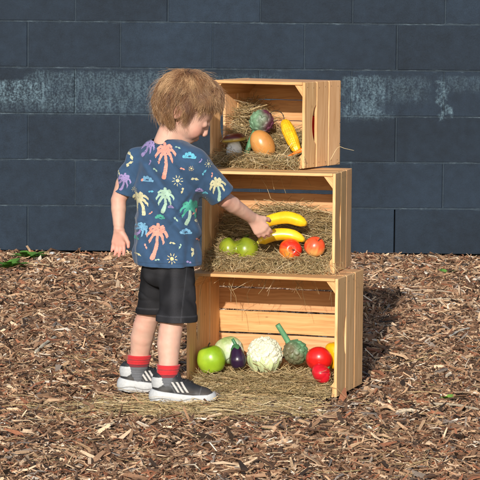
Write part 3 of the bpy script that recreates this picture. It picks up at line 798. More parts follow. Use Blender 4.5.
def taper_root(name, pts, r0, r1, col, label, cat):
    P = interp(pts, 26); c = P.mean(0); t = np.linspace(0, 1, 26)
    rad = (r0+(r1-r0)*t**.8)*np.sqrt(np.clip(1-(1-np.minimum(1, t*14))**2, .02, 1)); rad *= 1+.04*np.sin(t*70)
    V, F = sweep(P-c, rad, 18); C = np.tile(col, (len(V), 1))*(1+.15*vnoise(V, 70, 4))[:, None]
    return place(name, V, F, M_FRUIT, c, C, label, cat)
taper_root('carrot', [at(303, 149.5, Ct, .035), at(295, 153, Ct, .026), at(284, 158.5, Ct, .018)], .0078, .0018, (.78, .17, .015), 'thin orange carrot lying at the foot of the corn cob', 'carrot')
w = Ct['W']/2-.014
taper_root('chilli_pepper', [cloc(Ct, w-.014, .104, .150), cloc(Ct, w-.013, .108, .105), cloc(Ct, w-.016, .104, .050)], .0135, .005, (.60, .02, .012), 'red chilli pepper seen through the hand slot of the top crate', 'pepper')

# bottom crate
V, F = lathe([(1e-4, -.037), (.006, -.0345), (.016, -.038), (.030, -.031), (.0395, -.012), (.041, .004), (.037, .020), (.028, .032), (.016, .038), (.007, .0365), (1e-4, .033)], 56, lambda th, t: 1+.018*np.cos(5*th)+.01*np.cos(3*th+1))
from itertools import chain
def resmooth(prof, n=40): return [tuple(p) for p in np.maximum(interp([(a, b, 0) for a, b in prof], n)[:, :2], [[1e-5, -9]])]
V, F = lathe(resmooth([(1e-4, -.034), (.014, -.038), (.029, -.032), (.0395, -.012), (.041, .004), (.037, .020), (.028, .032), (.014, .038), (1e-4, .034)]), 56, lambda th, t: 1+.018*np.cos(5*th)+.01*np.cos(3*th+1))
V = rotV(V, (.98, 0, .2), (0, 1, 0), (-.2, 0, .98))
C = blendc(vnoise(V, 22, 3)*.6+.5, (.19, .36, .010), (.38, .52, .035))
ga = place('green_apple', V, F, M_FRUIT, at(211, 359.5, A, .062), C, 'big shiny lime green apple at the left end of the bottom crate', 'apple')
Vs, Fs = sweep(interp([(-.006, 0, .030), (-.008, 0, .040), (-.003, 0, .048)], 6), np.linspace(.0016, .002, 6), 8); part('stem', Vs, Fs, M_LEAF, ga, (.07, .05, .02))
def eggplant():
    c = at(237.5, 358, A, .045)
    V, F = lathe(resmooth([(1e-4, -.030), (.014, -.028), (.0225, -.015), (.024, -.002), (.019, .014), (.0135, .027), (.010, .035), (1e-4, .038)]), 44)
    ez = Vector((-.16, .25, .95)).normalized(); ex, ey, ez = frame(ez, (0, 1, 0)); V = rotV(V, ex, ey, ez)
    o = place('eggplant', V, F, M_FRUIT, c, np.tile((.022, .008, .030), (len(V), 1)), 'glossy dark purple eggplant standing beside the cauliflower', 'eggplant')
    Vv, Ff = [], []
    prof = [(.0105, .034), (.0125, .030), (.0150, .022)]
    ns = 40; th = np.linspace(0, 2*PI, ns, endpoint=False); V = []
    for i, (r, z) in enumerate([(.002, .041), (.009, .0375), (.0135, .030), (.0165, .0225)]):
        tooth = (.5+.5*np.cos(5*th)) if i == 3 else np.zeros(ns); V.append(np.stack([np.cos(th)*(r-.002*(1-tooth)*(i == 3)), np.sin(th)*(r-.002*(1-tooth)*(i == 3)), z+.007*(1-tooth)*(i == 3)], -1))
    V = np.concatenate(V); idx = np.arange(4*ns).reshape(4, ns)
    F = np.stack([idx[1:], np.roll(idx, -1, 1)[1:], np.roll(idx, -1, 1)[:-1], idx[:-1]], -1).reshape(-1, 4)
    part('calyx', rotV(V, ex, ey, ez), F, M_LEAF, o, (.05, .16, .06))
    V, F = sweep(interp([(0, 0, .036), (-.002, 0, .046), (-.006, 0, .056)], 6), np.linspace(.005, .0042, 6), 10); part('stem', rotV(V, ex, ey, ez), F, M_LEAF, o, (.04, .17, .07))
eggplant()
def cabbage():
    c = at(229, 351.5, A, .115); f = Field((-.06,)*3, (.06,)*3, .0015); f.ell((0, 0, 0), (.041, .040, .036), k=0)
    r = np.random.default_rng(4)
    for i in range(16):
        n = r.normal(0, 1, 3); n[1] = -abs(n[1]); n[2] = abs(n[2])*.8; n /= np.linalg.norm(n); a, b_, z = frame(n, r.normal(0, 1, 3))
        f.ell(n*.034, (.022, .028, .0065), (a, b_, z), k=.002)
    V, F = f.mesh(1)
    t = sst(V[:, 0], -.022, .012)*sst(-V[:, 1], .0, .02)*sst(-np.abs(V[:, 2]-.004), -.034, -.020)
    C = blendc(vnoise(V, 60, 3)*.7+.5, (.30, .40, .13), (.50, .56, .28)); C = blendc(t*(.6+.6*vnoise(V, 120, 9)), C, (.66, .72, .72))
    o = place('cabbage', V, F, M_FRUITM, c, C, 'pale green cabbage with whitish leaf, behind the eggplant', 'cabbage')
cabbage()
def cauliflower():
    c = at(264.5, 354, A, .075); f = Field((-.062, -.055, -.055), (.062, .06, .06), .0014)
    f.ell((0, 0, 0), (.036, .034, .032), k=0); r = np.random.default_rng(14)
    for i in range(95):
        a = i*2.39996; z = 1-1.5*(i+.5)/95; q = math.sqrt(max(0, 1-z*z)); n = npa((math.cos(a)*q, math.sin(a)*q, z))
        p = n*npa((.036, .034, .032)); rad = r.uniform(.0065, .0100); p = p*r.uniform(.96, 1.07); f.ell(p, (rad, rad, rad), k=.001)
    X = f.all(); f.d += (.0017*vnoise(X, 280, 1)+.0015*vnoise(X, 520, 2)).astype(np.float32)
    V, F = f.mesh(1); dd = np.linalg.norm(V/npa((.036, .034, .032)), axis=1)
    C = blendc(sst(dd, .95, 1.2), (.55, .54, .30), (.66, .66, .50))
    o = place('cauliflower', V, F, M_FRUITM, c, C, 'creamy white cauliflower in the middle of the bottom crate', 'cauliflower'); o.scale = (1.15, 1.15, 1.18)
    for k, (a, s) in enumerate(((-2.6, 1), (-1.75, .8), (-.6, 1), (-1.1, .7), (.2, .9), (3.3, .9))):
        V = []
        for i in range(12):
            t = i/11
            for j in range(9):
                w_ = (j/8-.5)*.036*s*math.sin(PI*min(1, t*.85+.12))**.7; rr = .030+.014*math.sin(t*2.4)-.002*abs(j-4)
                V.append((math.cos(a)*rr-math.sin(a)*w_, math.sin(a)*rr+math.cos(a)*w_, -.040+.048*s*t+.003*math.sin(j*2+k)))
        idx = np.arange(108).reshape(12, 9); F = np.stack([idx[:-1, :-1], idx[:-1, 1:], idx[1:, 1:], idx[1:, :-1]], -1).reshape(-1, 4)
        V = np.array(V); part('leaf', V, F, M_LEAF, o, blendc((V[:, 2]+.04)/.05, (.55, .60, .35), (.42, .52, .22)))
cauliflower()
c0 = at(295.5, 352, A, .085)
artichoke(c0, .036, (.45, -.1, -.85), (-.75, -.3, -.2), [at(292, 349, A, .085), at(286, 338, A, .08), at(277.5, 324.5, A, .07)], (.09, .24, .12), (.13, .12, .065), 'green artichoke with a brownish side, stem pointing up, in the bottom crate', 8)
def tomato(pos, r, axis, col, label, lobes, flat, seed):
    V, F = lathe(ellprof(r, r*flat, 40), 60, lambda th, t: 1+lobes*np.abs(np.cos(2.5*th+seed))*np.sin(t*PI)**.5-lobes*.5)
    ex, ey, ez = frame(axis); V = rotV(V, ex, ey, ez); C = np.tile(col, (len(V), 1))*(1+.12*vnoise(V, 30, seed))[:, None]
    o = place('tomato' if lobes < .05 else 'red_pepper', V, F, M_FRUIT, pos, C, label, 'tomato' if lobes < .05 else 'pepper')
    q = npa(ez)*r*flat*.96; Vv, Ff = sweep(interp([q*.9, q*1.12, q*1.2+npa(ex)*.004], 6), np.linspace(.0035, .0028, 6), 8); part('stem', Vv, Ff, M_LEAF, o, (.05, .12, .03))
tomato(at(319, 359, A, .056), .0375, (.2, .6, .75), (.62, .012, .010), 'large round glossy red tomato at the right of the bottom crate', .02, .9, 1)
tomato(at(321.5, 373.5, A, .016), .0290, (.75, -.1, .65), (.55, .008, .020), 'small lobed crimson pepper lying in front of the big red tomato', .10, .85, 2)
V, F = lathe(resmooth([(1e-4, -.034), (.014, -.038), (.024, -.028), (.029, -.008), (.031, .012), (.027, .028), (.014, .035), (1e-4, .028)]), 60, lambda th, t: 1+.09*np.abs(np.cos(2*th))*np.sin(t*PI)-.04)
C = np.tile((.80, .42, .008), (len(V), 1))*(1+.1*vnoise(V, 40, 4))[:, None]
yp = place('yellow_pepper', V, F, M_FRUIT, at(336, 355, A, .11), C, 'bright yellow pepper half hidden behind the right wall of the bottom crate', 'pepper')
Vs, Fs = sweep(interp([(0, 0, .028), (.001, 0, .040), (.004, 0, .048)], 6), np.linspace(.005, .0035, 6), 8); part('stem', Vs, Fs, M_LEAF, yp, (.08, .2, .04))

# ------------------------------------------------------------------ the child
SK = npa((.56, .345, .265)); PINK = npa((.56, .235, .18))
s_ = lambda v: npa(v)
# joints
hipc = s_(PY(166, 270, .02)); 
rh_f = s_((1, 0, 0))
hd_f = Vector((.81, .04, -.57)).normalized(); _r = hd_f.cross(Vector((0, 0, 1))).normalized(); hd_u = _r.cross(hd_f).normalized()
tiltq = math.radians(-4); hd_r = (_r*math.cos(tiltq)+hd_u*math.sin(tiltq)).normalized(); hd_u = hd_r.cross(hd_f).normalized()
HC = s_(PY(186.5, 108, .035)); HS = .88
def hp(f, r, u): return HC+HS*(npa(hd_f)*f+npa(hd_r)*r+npa(hd_u)*u)
HAX = (hd_f, hd_r, hd_u)
lsh, lel, lwr = s_(PY(136, 160, .085)), s_(PY(118.5, 200, .085)), s_(PY(119, 229, .065))
rsh, rel, rwr = s_(PY(192, 163, -.025)), s_(PY(224, 199, .02)), s_(PY(252, 218, .112))
rheel = PZ(153.5, 402.5, .002); lheel = PZ(121.5, 391, .002)
lhip, lkn, lan = s_(PY(155, 268, .065)), s_(PY(148, 316, .10)), npa((lheel.x+.042, lheel.y, .062))
rhip, rkn, ran = s_(PY(176, 270, -.01)), s_(PY(172.5, 320, -.045)), npa((rheel.x+.036, rheel.y, .062))
def limb(f, pts, k=.003):
    for (a, ra), (b_, rb) in zip(pts[:-1], pts[1:]): f.cone(a, b_, ra, rb, k)
def lerp(a, b_, t): return a*(1-t)+b_*t
def hand(f, wr, d, thumb, nrm, curl, spread=1.0, scale=1.0, tcurl=0.2):
    """wr wrist, d finger direction, thumb side axis, nrm palm normal (direction the palm faces)"""
    d = npa(Vector(d).normalized()); th = npa(thumb)-d*(npa(thumb)@d); th /= np.linalg.norm(th); n = np.cross(d, th)
    if n@npa(nrm) < 0: n = -n
    S = scale; tips = []
    for i, (off, L, kn) in enumerate(((.0155, .036, .043), (.0052, .040, .046), (-.0052, .037, .044), (-.0150, .030, .039))):
        k0 = wr+d*.004*S+th*off*.45*S; k1 = wr+d*kn*S+th*off*S
        f.cone(k0, k1, .0092*S, .0078*S, .006)
        fd = d+th*(off*7*spread); fd /= np.linalg.norm(fd); p = k1; r0 = .0064*S; c = curl[i]; a = c*.5
        for seg, fr in enumerate((.42, .32, .26)):
            dd = fd*math.cos(a)+n*math.sin(a); q = p+dd*L*fr*S; r1 = r0-.0006*S
            f.cone(p, q, r0, r1, .0015 if seg else .003); p = q; r0 = r1; a += c
        tips.append(p)
    t0 = wr+d*.010*S+th*.010*S; t1 = wr+d*.026*S+th*.024*S+n*.006*S
    f.cone(t0, t1, .0095*S, .0078*S, .006)
    dd = d*.75+th*.5+n*tcurl; dd /= np.linalg.norm(dd); t2 = t1+dd*.016*S; f.cone(t1, t2, .0074*S, .0066*S, .003)
    dd = d*.9+th*.15+n*tcurl*1.6; dd /= np.linalg.norm(dd); t3 = t2+dd*.013*S; f.cone(t2, t3, .0066*S, .0052*S, .002); tips.append(t3)
    return tips
bodylo = s_((-.39, -.15, -.005)); bodyhi = s_((.16, .30, .98))
fb = Field(bodylo, bodyhi, .0025)
chest = s_(PY(163, 165, .035)); waist = s_(PY(165, 235, .03)); neckb = s_(PY(169, 141, .035))
fb.ell(lerp(chest, waist, .15), (.062, .046, .060), k=0); fb.cone(lerp(chest, waist, .1), waist, .046, .048, .02); fb.cone(waist, hipc, .046, .034, .01)
fb.cone(s_(PY(164, 150, .035)), s_(PY(174, 124, .035)), .036, .034, .012)
limb(fb, [(lerp(chest, lsh, .5), .030), (lsh, .025), (lerp(lsh, lel, .6), .027), (lel, .0205), (lerp(lel, lwr, .3), .0205), (lwr, .0150)])
limb(fb, [(lerp(chest, rsh, .5), .030), (rsh, .026), (lerp(rsh, rel, .6), .0245), (rel, .0225), (lerp(rel, rwr, .3), .0225), (rwr, .0160)])
for hip, kn, an in ((lhip, lkn, lan), (rhip, rkn, ran)):
    limb(fb, [(hip, .030), (lerp(hip, kn, .6), .031), (lerp(hip, kn, .8), .0325), (kn, .0318), (lerp(kn, an, .2)+s_((-.003, 0, 0)), .0325), (lerp(kn, an, .4)+s_((-.004, 0, 0)), .0318), (lerp(kn, an, .7), .0270), (an, .0240), (an+s_((0, 0, -.03)), .024)], .002)
    fb.cone(an+s_((0, 0, -.035)), an+s_((.09, 0, -.045)), .02, .014, .012)
# hands
ltips = hand(fb, lwr, (-.02, .02, -1), (.9, -.25, 0), (.1, -1, 0), (.30, .34, .28, .18), 1.5, .92, .15)
rd = Vector(at(262, 229, Bm, .03))-Vector(rwr)
rtips = hand(fb, rwr, (.60, .26, -.74), (.74, .10, .62), (.25, .92, -.1), (.42, .46, .50, .56), .5, 1.04, .55)
# head
fb.ell(hp(-.006, 0, .022), s_((.088, .072, .076))*HS, HAX, k=.0)
fb.ell(hp(.030, 0, -.028), s_((.056, .056, .062))*HS, HAX, k=.02)
fb.ell(hp(.052, 0, -.074), s_((.026, .030, .022))*HS, HAX, k=.02)
for s in (1, -1):
    fb.ell(hp(.050, s*.034, -.040), s_((.030, .024, .027))*HS, HAX, k=.014)
    fb.ell(hp(.086, s*.030, -.006), s_((.011, .015, .011))*HS, HAX, k=.012, op='s')
    fb.ell(hp(.072, s*.030, -.007), s_((.012,)*3)*HS, HAX, k=.003)
    fb.ell(hp(-.018, s*.076, -.018), s_((.017, .006, .026))*HS, HAX, k=.004)
    fb.ell(hp(-.016, s*.084, -.016), s_((.009, .006, .015))*HS, HAX, k=.003, op='s')
    fb.cone(hp(-.030, s*.080, .004), hp(-.016, s*.082, .008), .0035*HS, .0035*HS, .003)
    fb.ell(hp(.092, s*.007, -.037), s_((.0065, .006, .0055))*HS, HAX, k=.004)
fb.cone(hp(.084, 0, -.004), hp(.095, 0, -.030), .0058*HS, .0068*HS, .010)
fb.ell(hp(.0815, 0, -.057), s_((.008, .015, .0042))*HS, HAX, k=.004); fb.ell(hp(.0795, 0, -.0645), s_((.008, .012, .0046))*HS, HAX, k=.004)
X = fb.all(); cre = np.zeros(fb.d.shape)
for p_, n_ in ((rkn, (0, 0, 1)), (lkn, (0, 0, 1)), (lwr, (0, 0, 1))):
    for off in (-.004, .005):
        q = X-npa(p_)-npa((0, 0, off)); dd = q@npa(n_)+.12*q[..., 0]; cre += np.exp(-(dd/.0018)**2)*(np.linalg.norm(q, axis=-1) < .05)
fb.d = (fb.d+.0011*np.clip(cre, 0, 1)+.0004*vnoise(X, 120, 3)).astype(np.float32)
V, F = fb.mesh(1)
C = np.tile(SK, (len(V), 1))
def nearc(p, r): return np.exp(-(np.linalg.norm(V-p, axis=1)/r)**2)
C = blendc(.7*nearc(hp(.07, .045, -.038), .022)+.7*nearc(hp(.07, -.045, -.038), .022)+.6*nearc(hp(.105, 0, -.035), .014)+.9*nearc(hp(-.018, .078, -.016), .022), C, PINK)
C = blendc(1.0*nearc(hp(.088, 0, -.061), .011), C, (.50, .19, .155))
for p in ltips+rtips: C = blendc(.9*nearc(p, .016), C, PINK)
C = blendc(.55*nearc(lwr+s_((0, -.01, -.035)), .03), C, PINK)
for p_, r_ in ((lel, .022), (rel+s_((0, -.02, 0)), .022), (rkn+s_((-.03, 0, -.004)), .02), (lkn+s_((-.03, 0, 0)), .02)): C = blendc(.45*nearc(p_, r_), C, PINK)
mot = vnoise(V, 70, 21)+.6*vnoise(V, 160, 23); C = blendc(np.clip(.12+.22*mot, 0, .5), C, (.60, .27, .21))
C *= (1+.05*vnoise(V, 25, 3))[:, None]
ORG = s_((float(lan[0]*.5+ran[0]*.5), .03, 0))
person = mk('person', V, F, M_SKIN, cols=C, smooth=True, shift=ORG, label='small child with tousled hair, palm tree T-shirt and black shorts, reaching for a banana', cat='person')
def kid(name, V, F, mat, cols, parent=None, smooth=True):
    if not isinstance(cols, np.ndarray) or cols.ndim == 1: cols = np.tile(cols, (len(V), 1))
    return mk(name, np.asarray(V)-ORG, F, mat, parent=parent or person, cols=cols, smooth=smooth)
for s in (1, -1):
    V, F = lathe(ellprof(.0098, .0098, 16), 24); V = rotV(V, hd_r, hd_u, hd_f); rr = V@npa(hd_f)
    C = blendc(sst(rr, .0080, .0083), (.75, .74, .72), (.10, .16, .22)); C = blendc(sst(rr, .0092, .0094), C, (.01, .01, .01))
    kid('eye', V*.86+hp(.0735, s*.030, -.008), F, M_FRUIT, C)

# shirt
NV = s_((.022, .060, .128))
fs = Field((-.40, -.16, .30), (.10, .26, .82), .0020)
secs = [  # py, px centre, Y, half width, half depth, yaw
    (271, 167.0, .030, .0985, .078), (262, 167, .030, .098, .078), (240, 167, .030, .095, .073), (215, 167, .030, .092, .068), (190, 168, .030, .092, .067),
    (170, 168, .030, .088, .064), (155, 167, .032, .078, .057), (145, 166.5, .034, .058, .045), (137, 167.5, .036, .030, .030)]
zz = []
for py, px, Y, a, b_ in secs:
    p = PY(px, py, Y); zz.append((p.z, p.x, p.y, a, b_))
zz = np.array(sorted(zz))
yawt = math.radians(-30)
def torso(X):
    z = X[..., 2]; cx = np.interp(z, zz[:, 0], zz[:, 1]); cy = np.interp(z, zz[:, 0], zz[:, 2]); a = np.interp(z, zz[:, 0], zz[:, 3]); b_ = np.interp(z, zz[:, 0], zz[:, 4])
    dx, dy = X[..., 0]-cx, X[..., 1]-cy; c, s = math.cos(yawt), math.sin(yawt); u = dx*c+dy*s; v = -dx*s+dy*c
    k = (np.abs(u/a)**2.3+np.abs(v/b_)**2.3)**(1/2.3)
    d = (k-1)*np.minimum(a, b_); top = z-zz[-1, 0]; return np.maximum(d, np.maximum(top, -1))
fs.add(torso, fs.lo, fs.lo+fs.h*fs.n, 0)
lsl = s_(PY(124.5, 194.5, .082)); rsl = s_(PY(221.5, 197, .005))
fs.cone(s_(PY(150, 157, .06)), s_(PY(138, 160, .075)), .036, .036, .02); fs.cone(s_(PY(138, 160, .075)), s_(PY(129, 178, .08)), .037, .0335, .014); fs.cone(s_(PY(129, 178, .08)), lsl+s_((-.004, 0, -.03)), .0335, .0325, .008)
ldir = Vector(lsl-s_(PY(136, 160, .08))).normalized(); rdir = Vector(rsl-s_(PY(194, 166, -.02))).normalized()
fs.cone(s_(PY(176, 156, 0)), s_(PY(192, 165, -.018)), .042, .041, .02); fs.cone(s_(PY(192, 165, -.018)), rsl+npa(rdir)*.03, .041, .0385, .02)
X = fs.all()
# folds
q = X.copy()
dia = np.stack([(q[..., 0]*.75+q[..., 2]*.65), q[..., 1]*.5, (q[..., 2]*.75-q[..., 0]*.65)*.28], -1)
ver = np.stack([q[..., 0], q[..., 1]*.8, q[..., 2]*.22], -1)
zr = q[..., 2]; zhem = PY(167, 265, .03).z
hor = np.stack([q[..., 0]*.25, q[..., 1]*.3, q[..., 2]+.25*q[..., 0]], -1)
wl = np.exp(-((zr-PY(150, 216, .03).z)/.022)**2)
fold = .0066*vnoise(dia, 30, 1)+.0036*vnoise(ver, 42, 2)*sst(.0-zr, -.62, -.42)+.0026*vnoise(dia, 62, 5)+.0045*wl*vnoise(hor, 42, 4)
def ridge(a, b_, w, amp):
    a, b_ = npa(a), npa(b_); ab = b_-a; t = np.clip(((X-a)@ab)/(ab@ab), 0, 1); d = np.linalg.norm((X-a-t[..., None]*ab)*npa((1, .35, 1)), axis=-1); return amp*np.exp(-(d/w)**2)*np.sin(t*PI)**.5
fold *= 1.6; fold += ridge(PY(134, 219, -.05), PY(168, 214, -.05), .0032, .008)-ridge(PY(134, 214.5, -.05), PY(166, 209.5, -.05), .005, .0045)
fold += ridge(PY(197, 204, -.06), PY(158, 236, -.05), .0042, .0065)+ridge(PY(198, 186, -.06), PY(172, 222, -.05), .005, .006)+ridge(PY(134, 168, -.02), PY(137, 205, -.02), .004, .004)
fold += ridge(PY(206, 176, -.06), PY(186, 205, -.06), .005, .004)+ridge(PY(190, 236, -.05), PY(186, 262, -.05), .004, .003)+ridge(PY(150, 238, -.05), PY(146, 262, -.05), .004, .0025)
fs.d += fold.astype(np.float32)
inner = -(fs.d+.0042)
hem = (zhem+.0015*np.sin(X[..., 0]*38)+.0)-X[..., 2]
lcut = (X-lsl)@npa(ldir); near_l = np.linalg.norm(X-lsl, axis=-1) < .065
rcut = (X-rsl)@npa(rdir); near_r = np.linalg.norm(X-rsl, axis=-1) < .075
cut = np.maximum(hem, -1); cut = np.where(near_l & (X[..., 0] < PY(134.5, 195, .08).x), np.maximum(cut, lcut), cut); cut = np.where(near_r & (X[..., 0] > rsl[0]-.035), np.maximum(cut, rcut), cut)
nk = s_(PY(170, 128, .035)); ax = npa(Vector((.25, .0, 1)).normalized()); qq = X-nk; al = qq@ax; rad_ = np.linalg.norm(qq-al[..., None]*ax, axis=-1)
neck_hole = .0425-rad_; neck_hole = np.where((al > -.052) & (al < .1), neck_hole, -1)
fs.d = np.maximum(np.maximum(fs.d, cut), np.maximum(inner, neck_hole)).astype(np.float32)
V, F = largest(*fs.mesh(2))
C = np.tile(NV, (len(V), 1))*(1+.14*vnoise(V, 90, 6)+.10*vnoise(V, 14, 2))[:, None]
# sewn hems and neck rib read as slightly darker bands
hz_ = V[:, 2]-zhem; C *= (1-.35*np.exp(-((hz_-.012)/.0010)**2))[:, None]
qn = V-nk; al = qn@ax; rn = np.linalg.norm(qn-al[:, None]*ax, axis=1); C *= np.where((rn < .049) & (al > -.06), .62, 1)[:, None]
shirt = kid('shirt', V, F, M_CLOTH, C)
bvh = BVHTree.FromPolygons([tuple(v) for v in V], [tuple(f) for f in F])

# fabric print: palms, suns, clouds, fish-like leaves, painted as thin ink patches lying on the cloth
PINKC = (.66, .27, .21); CREAM = (.50, .47, .29); GREEN = (.055, .31, .23); BLUE = (.15, .34, .52); LILAC = (.27, .21, .42); MINT = (.32, .47, .37); CYAN = (.10, .37, .50)
ink = []      # (kind, params..., colour)  in photo-like plane units (px)
def seg(x0, y0, x1, y1, w0, w1, c): ink.append((x0, y0, x1, y1, w0, w1, c))
def curve_(pts, w0, w1, c, n=7):
    P = interp([(a, b_, 0) for a, b_ in pts], n)
    for i in range(n-1): seg(P[i][0], P[i][1], P[i+1][0], P[i+1][1], w0+(w1-w0)*i/(n-1), w0+(w1-w0)*(i+1)/(n-1), c)
def palm(x, y, s, tilt, cf, ct, tl=None):
    s = s*1.12
    """x,y crown centre"""
    tl = tl or 17*s; c, sn = math.cos(tilt), math.sin(tilt)
    R = lambda a, b_: (x+a*c-b_*sn, y+a*sn+b_*c)
    curve_([R(0, 0), R(1.2*s, tl*.5), R(-.5*s, tl)], 1.2*s, 2.1*s, ct)
    for k, (a, b_) in enumerate(((-8.5, 1.5), (-7, -4.5), (-1.5, -8.2), (5, -6.8), (8.8, -1), (6.5, 5), (-5.5, 6.3))):
        curve_([R(0, 0), R(a*.55*s, (b_*.6-2.6)*s), R(a*s, b_*s+1.4*s)], 2.15*s, .95*s, cf, 6)
        m = R(a*.8*s, (b_*.8-.6)*s); e = R(a*1.0*s, (b_+3.0)*s); seg(m[0], m[1], e[0], e[1], .9*s, .4*s, cf)
def sunm(x, y, s, c):
    seg(x, y, x+.01, y, 2.1*s, 2.1*s, c)
    for k in range(9):
        a = k*2*PI/9+.2; seg(x+3.4*s*math.cos(a), y+3.4*s*math.sin(a), x+5.3*s*math.cos(a), y+5.3*s*math.sin(a), .42*s, .35*s, c)
def cloud(x, y, s, c, c2=None):
    for a, b_, r in ((-6, 1, 1.8), (-3, -1.2, 2.4), (0.5, -2.2, 2.3), (3.8, -.4, 2.3), (6.6, 1.6, 1.5)): seg(x+a*s, y+b_*s, x+a*s+.01, y+b_*s, r*s, r*s, c2 if (c2 and a < -4) else c)
    seg(x-5*s, y+1.8*s, x+7*s, y+2.4*s, .9*s, .7*s, c)
def leafm(x, y, s, a0, c):
    for da, L in ((0, 6.5), (2.5, 4.5)):
        a = a0+da; m = (x+L*.5*s*math.cos(a), y+L*.5*s*math.sin(a)); e = (x+L*s*math.cos(a), y+L*s*math.sin(a))
        seg(x, y, m[0], m[1], .5*s, 1.9*s, c); seg(m[0], m[1], e[0], e[1], 1.9*s, .4*s, c)
palm(165, 153.5, 1.02, .03, PINKC, PINKC, 24); palm(147.5, 146.5, .72, .5, LILAC, LILAC, 12); palm(165, 197, .9, .12, MINT, MINT, 15)
palm(139, 202, .9, -.35, CREAM, CREAM, 14); palm(190, 209, .95, .2, GREEN, MINT, 15); palm(157.5, 234.5, 1.05, .18, PINKC, PINKC, 25)
palm(217, 185, .8, -.15, CREAM, MINT, 15); palm(122.5, 183, .72, .3, LILAC, LILAC, 10); palm(141, 230, .72, .7, BLUE, LILAC, 9)
sunm(177.5, 180.5, 1.0, CREAM); sunm(172.5, 259, .95, (.75, .55, .26)); sunm(204, 201, .75, CREAM); sunm(208, 163.5, .7, CREAM)
cloud(146.5, 180.5, .85, BLUE, PINKC); cloud(189, 155.5, .9, CYAN); cloud(186, 232, .8, BLUE); cloud(160, 217.5, .7, GREEN); cloud(199, 190, .55, LILAC)
leafm(129, 157, .9, 1.2, CREAM); leafm(127, 166, .8, -.4, CREAM); leafm(194, 178, .7, .3, CREAM); leafm(203, 172, .6, -.7, CYAN); leafm(193.5, 252, .85, 1.8, CREAM); leafm(198, 222, .8, 1.1, CREAM)
leafm(137, 255, .7, .5, CREAM); leafm(182, 168, .45, .5, PINKC); leafm(150, 163, .5, 2.1, LILAC)
leafm(196, 212, .7, 2.5, PINKC); cloud(135, 240, .5, GREEN)
for (x, y, s0, a0, c) in ((155, 170, .55, .9, MINT), (183, 190, .6, 2.0, CREAM), (150, 192, .5, .2, CYAN), (176, 219, .55, 1.0, MINT), (151, 214, .45, 2.6, PINKC), (172, 243, .55, .3, CREAM), (146, 247, .5, 1.4, PINKC), (181, 246, .5, 2.2, MINT), (198, 240, .5, .8, PINKC), (212, 174, .45, 1.9, PINKC), (133, 218, .5, 1.1, CREAM), (157, 260, .5, .1, MINT), (201, 160, .45, 2.4, LILAC), (177, 147, .5, .5, MINT), (117, 175, .5, 1.3, CREAM), (189, 262, .5, .6, LILAC)): leafm(x, y, s0, a0, c)
sunm(133, 192, .55, CREAM); sunm(191, 168, .5, (.75, .55, .26)); cloud(171, 207, .42, LILAC); cloud(205, 193, .4, CYAN)
sc_ = 1/ (FPX/7.48)
gp = PY(167, 200, -.05); step = .00075
gxs = np.arange(-.155, .20, step); gzs = np.arange(-.20, .20, step); GXX, GZZ = np.meshgrid(gxs, gzs, indexing='ij')
PXX = 167+GXX/sc_; PYY = 200-GZZ/sc_; wob = .5*vnoise(np.stack([PXX, PYY, PXX*0], -1), .55, 2); wob2 = .5*vnoise(np.stack([PXX, PYY, PXX*0], -1), .5, 8)
best = np.full(GXX.shape, 9.); cc = np.zeros(GXX.shape+(3,))
for (x0, y0, x1, y1, w0, w1, c) in ink:
    dx, dy = x1-x0, y1-y0; L2 = dx*dx+dy*dy+1e-9; m = 4
    i0, i1 = np.searchsorted(gxs, (min(x0, x1)-167-m)*sc_), np.searchsorted(gxs, (max(x0, x1)-167+m)*sc_)
    j0, j1 = np.searchsorted(gzs, (200-max(y0, y1)-m)*sc_), np.searchsorted(gzs, (200-min(y0, y1)+m)*sc_)
    sl = (slice(max(i0, 0), i1), slice(max(j0, 0), j1)); A_, B_ = PXX[sl]+wob[sl], PYY[sl]+wob2[sl]
    if A_.size == 0: continue
    t = np.clip(((A_-x0)*dx+(B_-y0)*dy)/L2, 0, 1); d = np.hypot(A_-x0-dx*t, B_-y0-dy*t)-(w0+(w1-w0)*t)*.92
    up = d < best[sl]; b2 = best[sl]; b2[up] = d[up]; best[sl] = b2; c3 = cc[sl]; c3[up] = c; cc[sl] = c3
fade = vnoise(np.stack([PXX, PYY, PXX*0], -1), 1.1, 4)
on = (best+.5*np.clip(vnoise(np.stack([PXX, PYY, PXX*0], -1), 2.6, 6)-.25, 0, 1) < 0) & (fade > -.72)
vneed = np.zeros((on.shape[0]+1, on.shape[1]+1), bool)
for a in (0, 1):
    for b_ in (0, 1): vneed[a:a+on.shape[0], b_:b_+on.shape[1]] |= on
vid = np.full(vneed.shape, -1); VV_, CC_ = [], []
for i, j in np.argwhere(vneed):
    x = gp.x+gxs[0]+i*step-step/2; z = gp.z+gzs[0]+j*step-step/2
    h = bvh.ray_cast(Vector((x, -.6, z)), Vector((0, 1, 0)))
    if h[0] is None or h[1].y > -.12: continue
    ii, jj = min(i, on.shape[0]-1), min(j, on.shape[1]-1)
    if not on[ii, jj]: ii, jj = max(ii-1, 0), jj
    if not on[ii, jj]: jj = max(jj-1, 0)
    if not on[ii, jj]: ii = min(ii+1, on.shape[0]-1)
    vid[i, j] = len(VV_); VV_.append(h[0]+h[1]*.0004); CC_.append(cc[ii, jj])
VV_ = np.array([list(v) for v in VV_]); CC_ = np.array(CC_)
E = np.argwhere(on); f = np.stack([vid[E[:, 0], E[:, 1]], vid[E[:, 0]+1, E[:, 1]], vid[E[:, 0]+1, E[:, 1]+1], vid[E[:, 0], E[:, 1]+1]], -1)
f = f[(f >= 0).all(1)]; yy = VV_[f][:, :, 1]; f = f[(yy.max(1)-yy.min(1)) < .004]
kid('print', VV_, f, M_PRINT, CC_*(1+.12*vnoise(VV_, 160, 3))[:, None], parent=shirt)

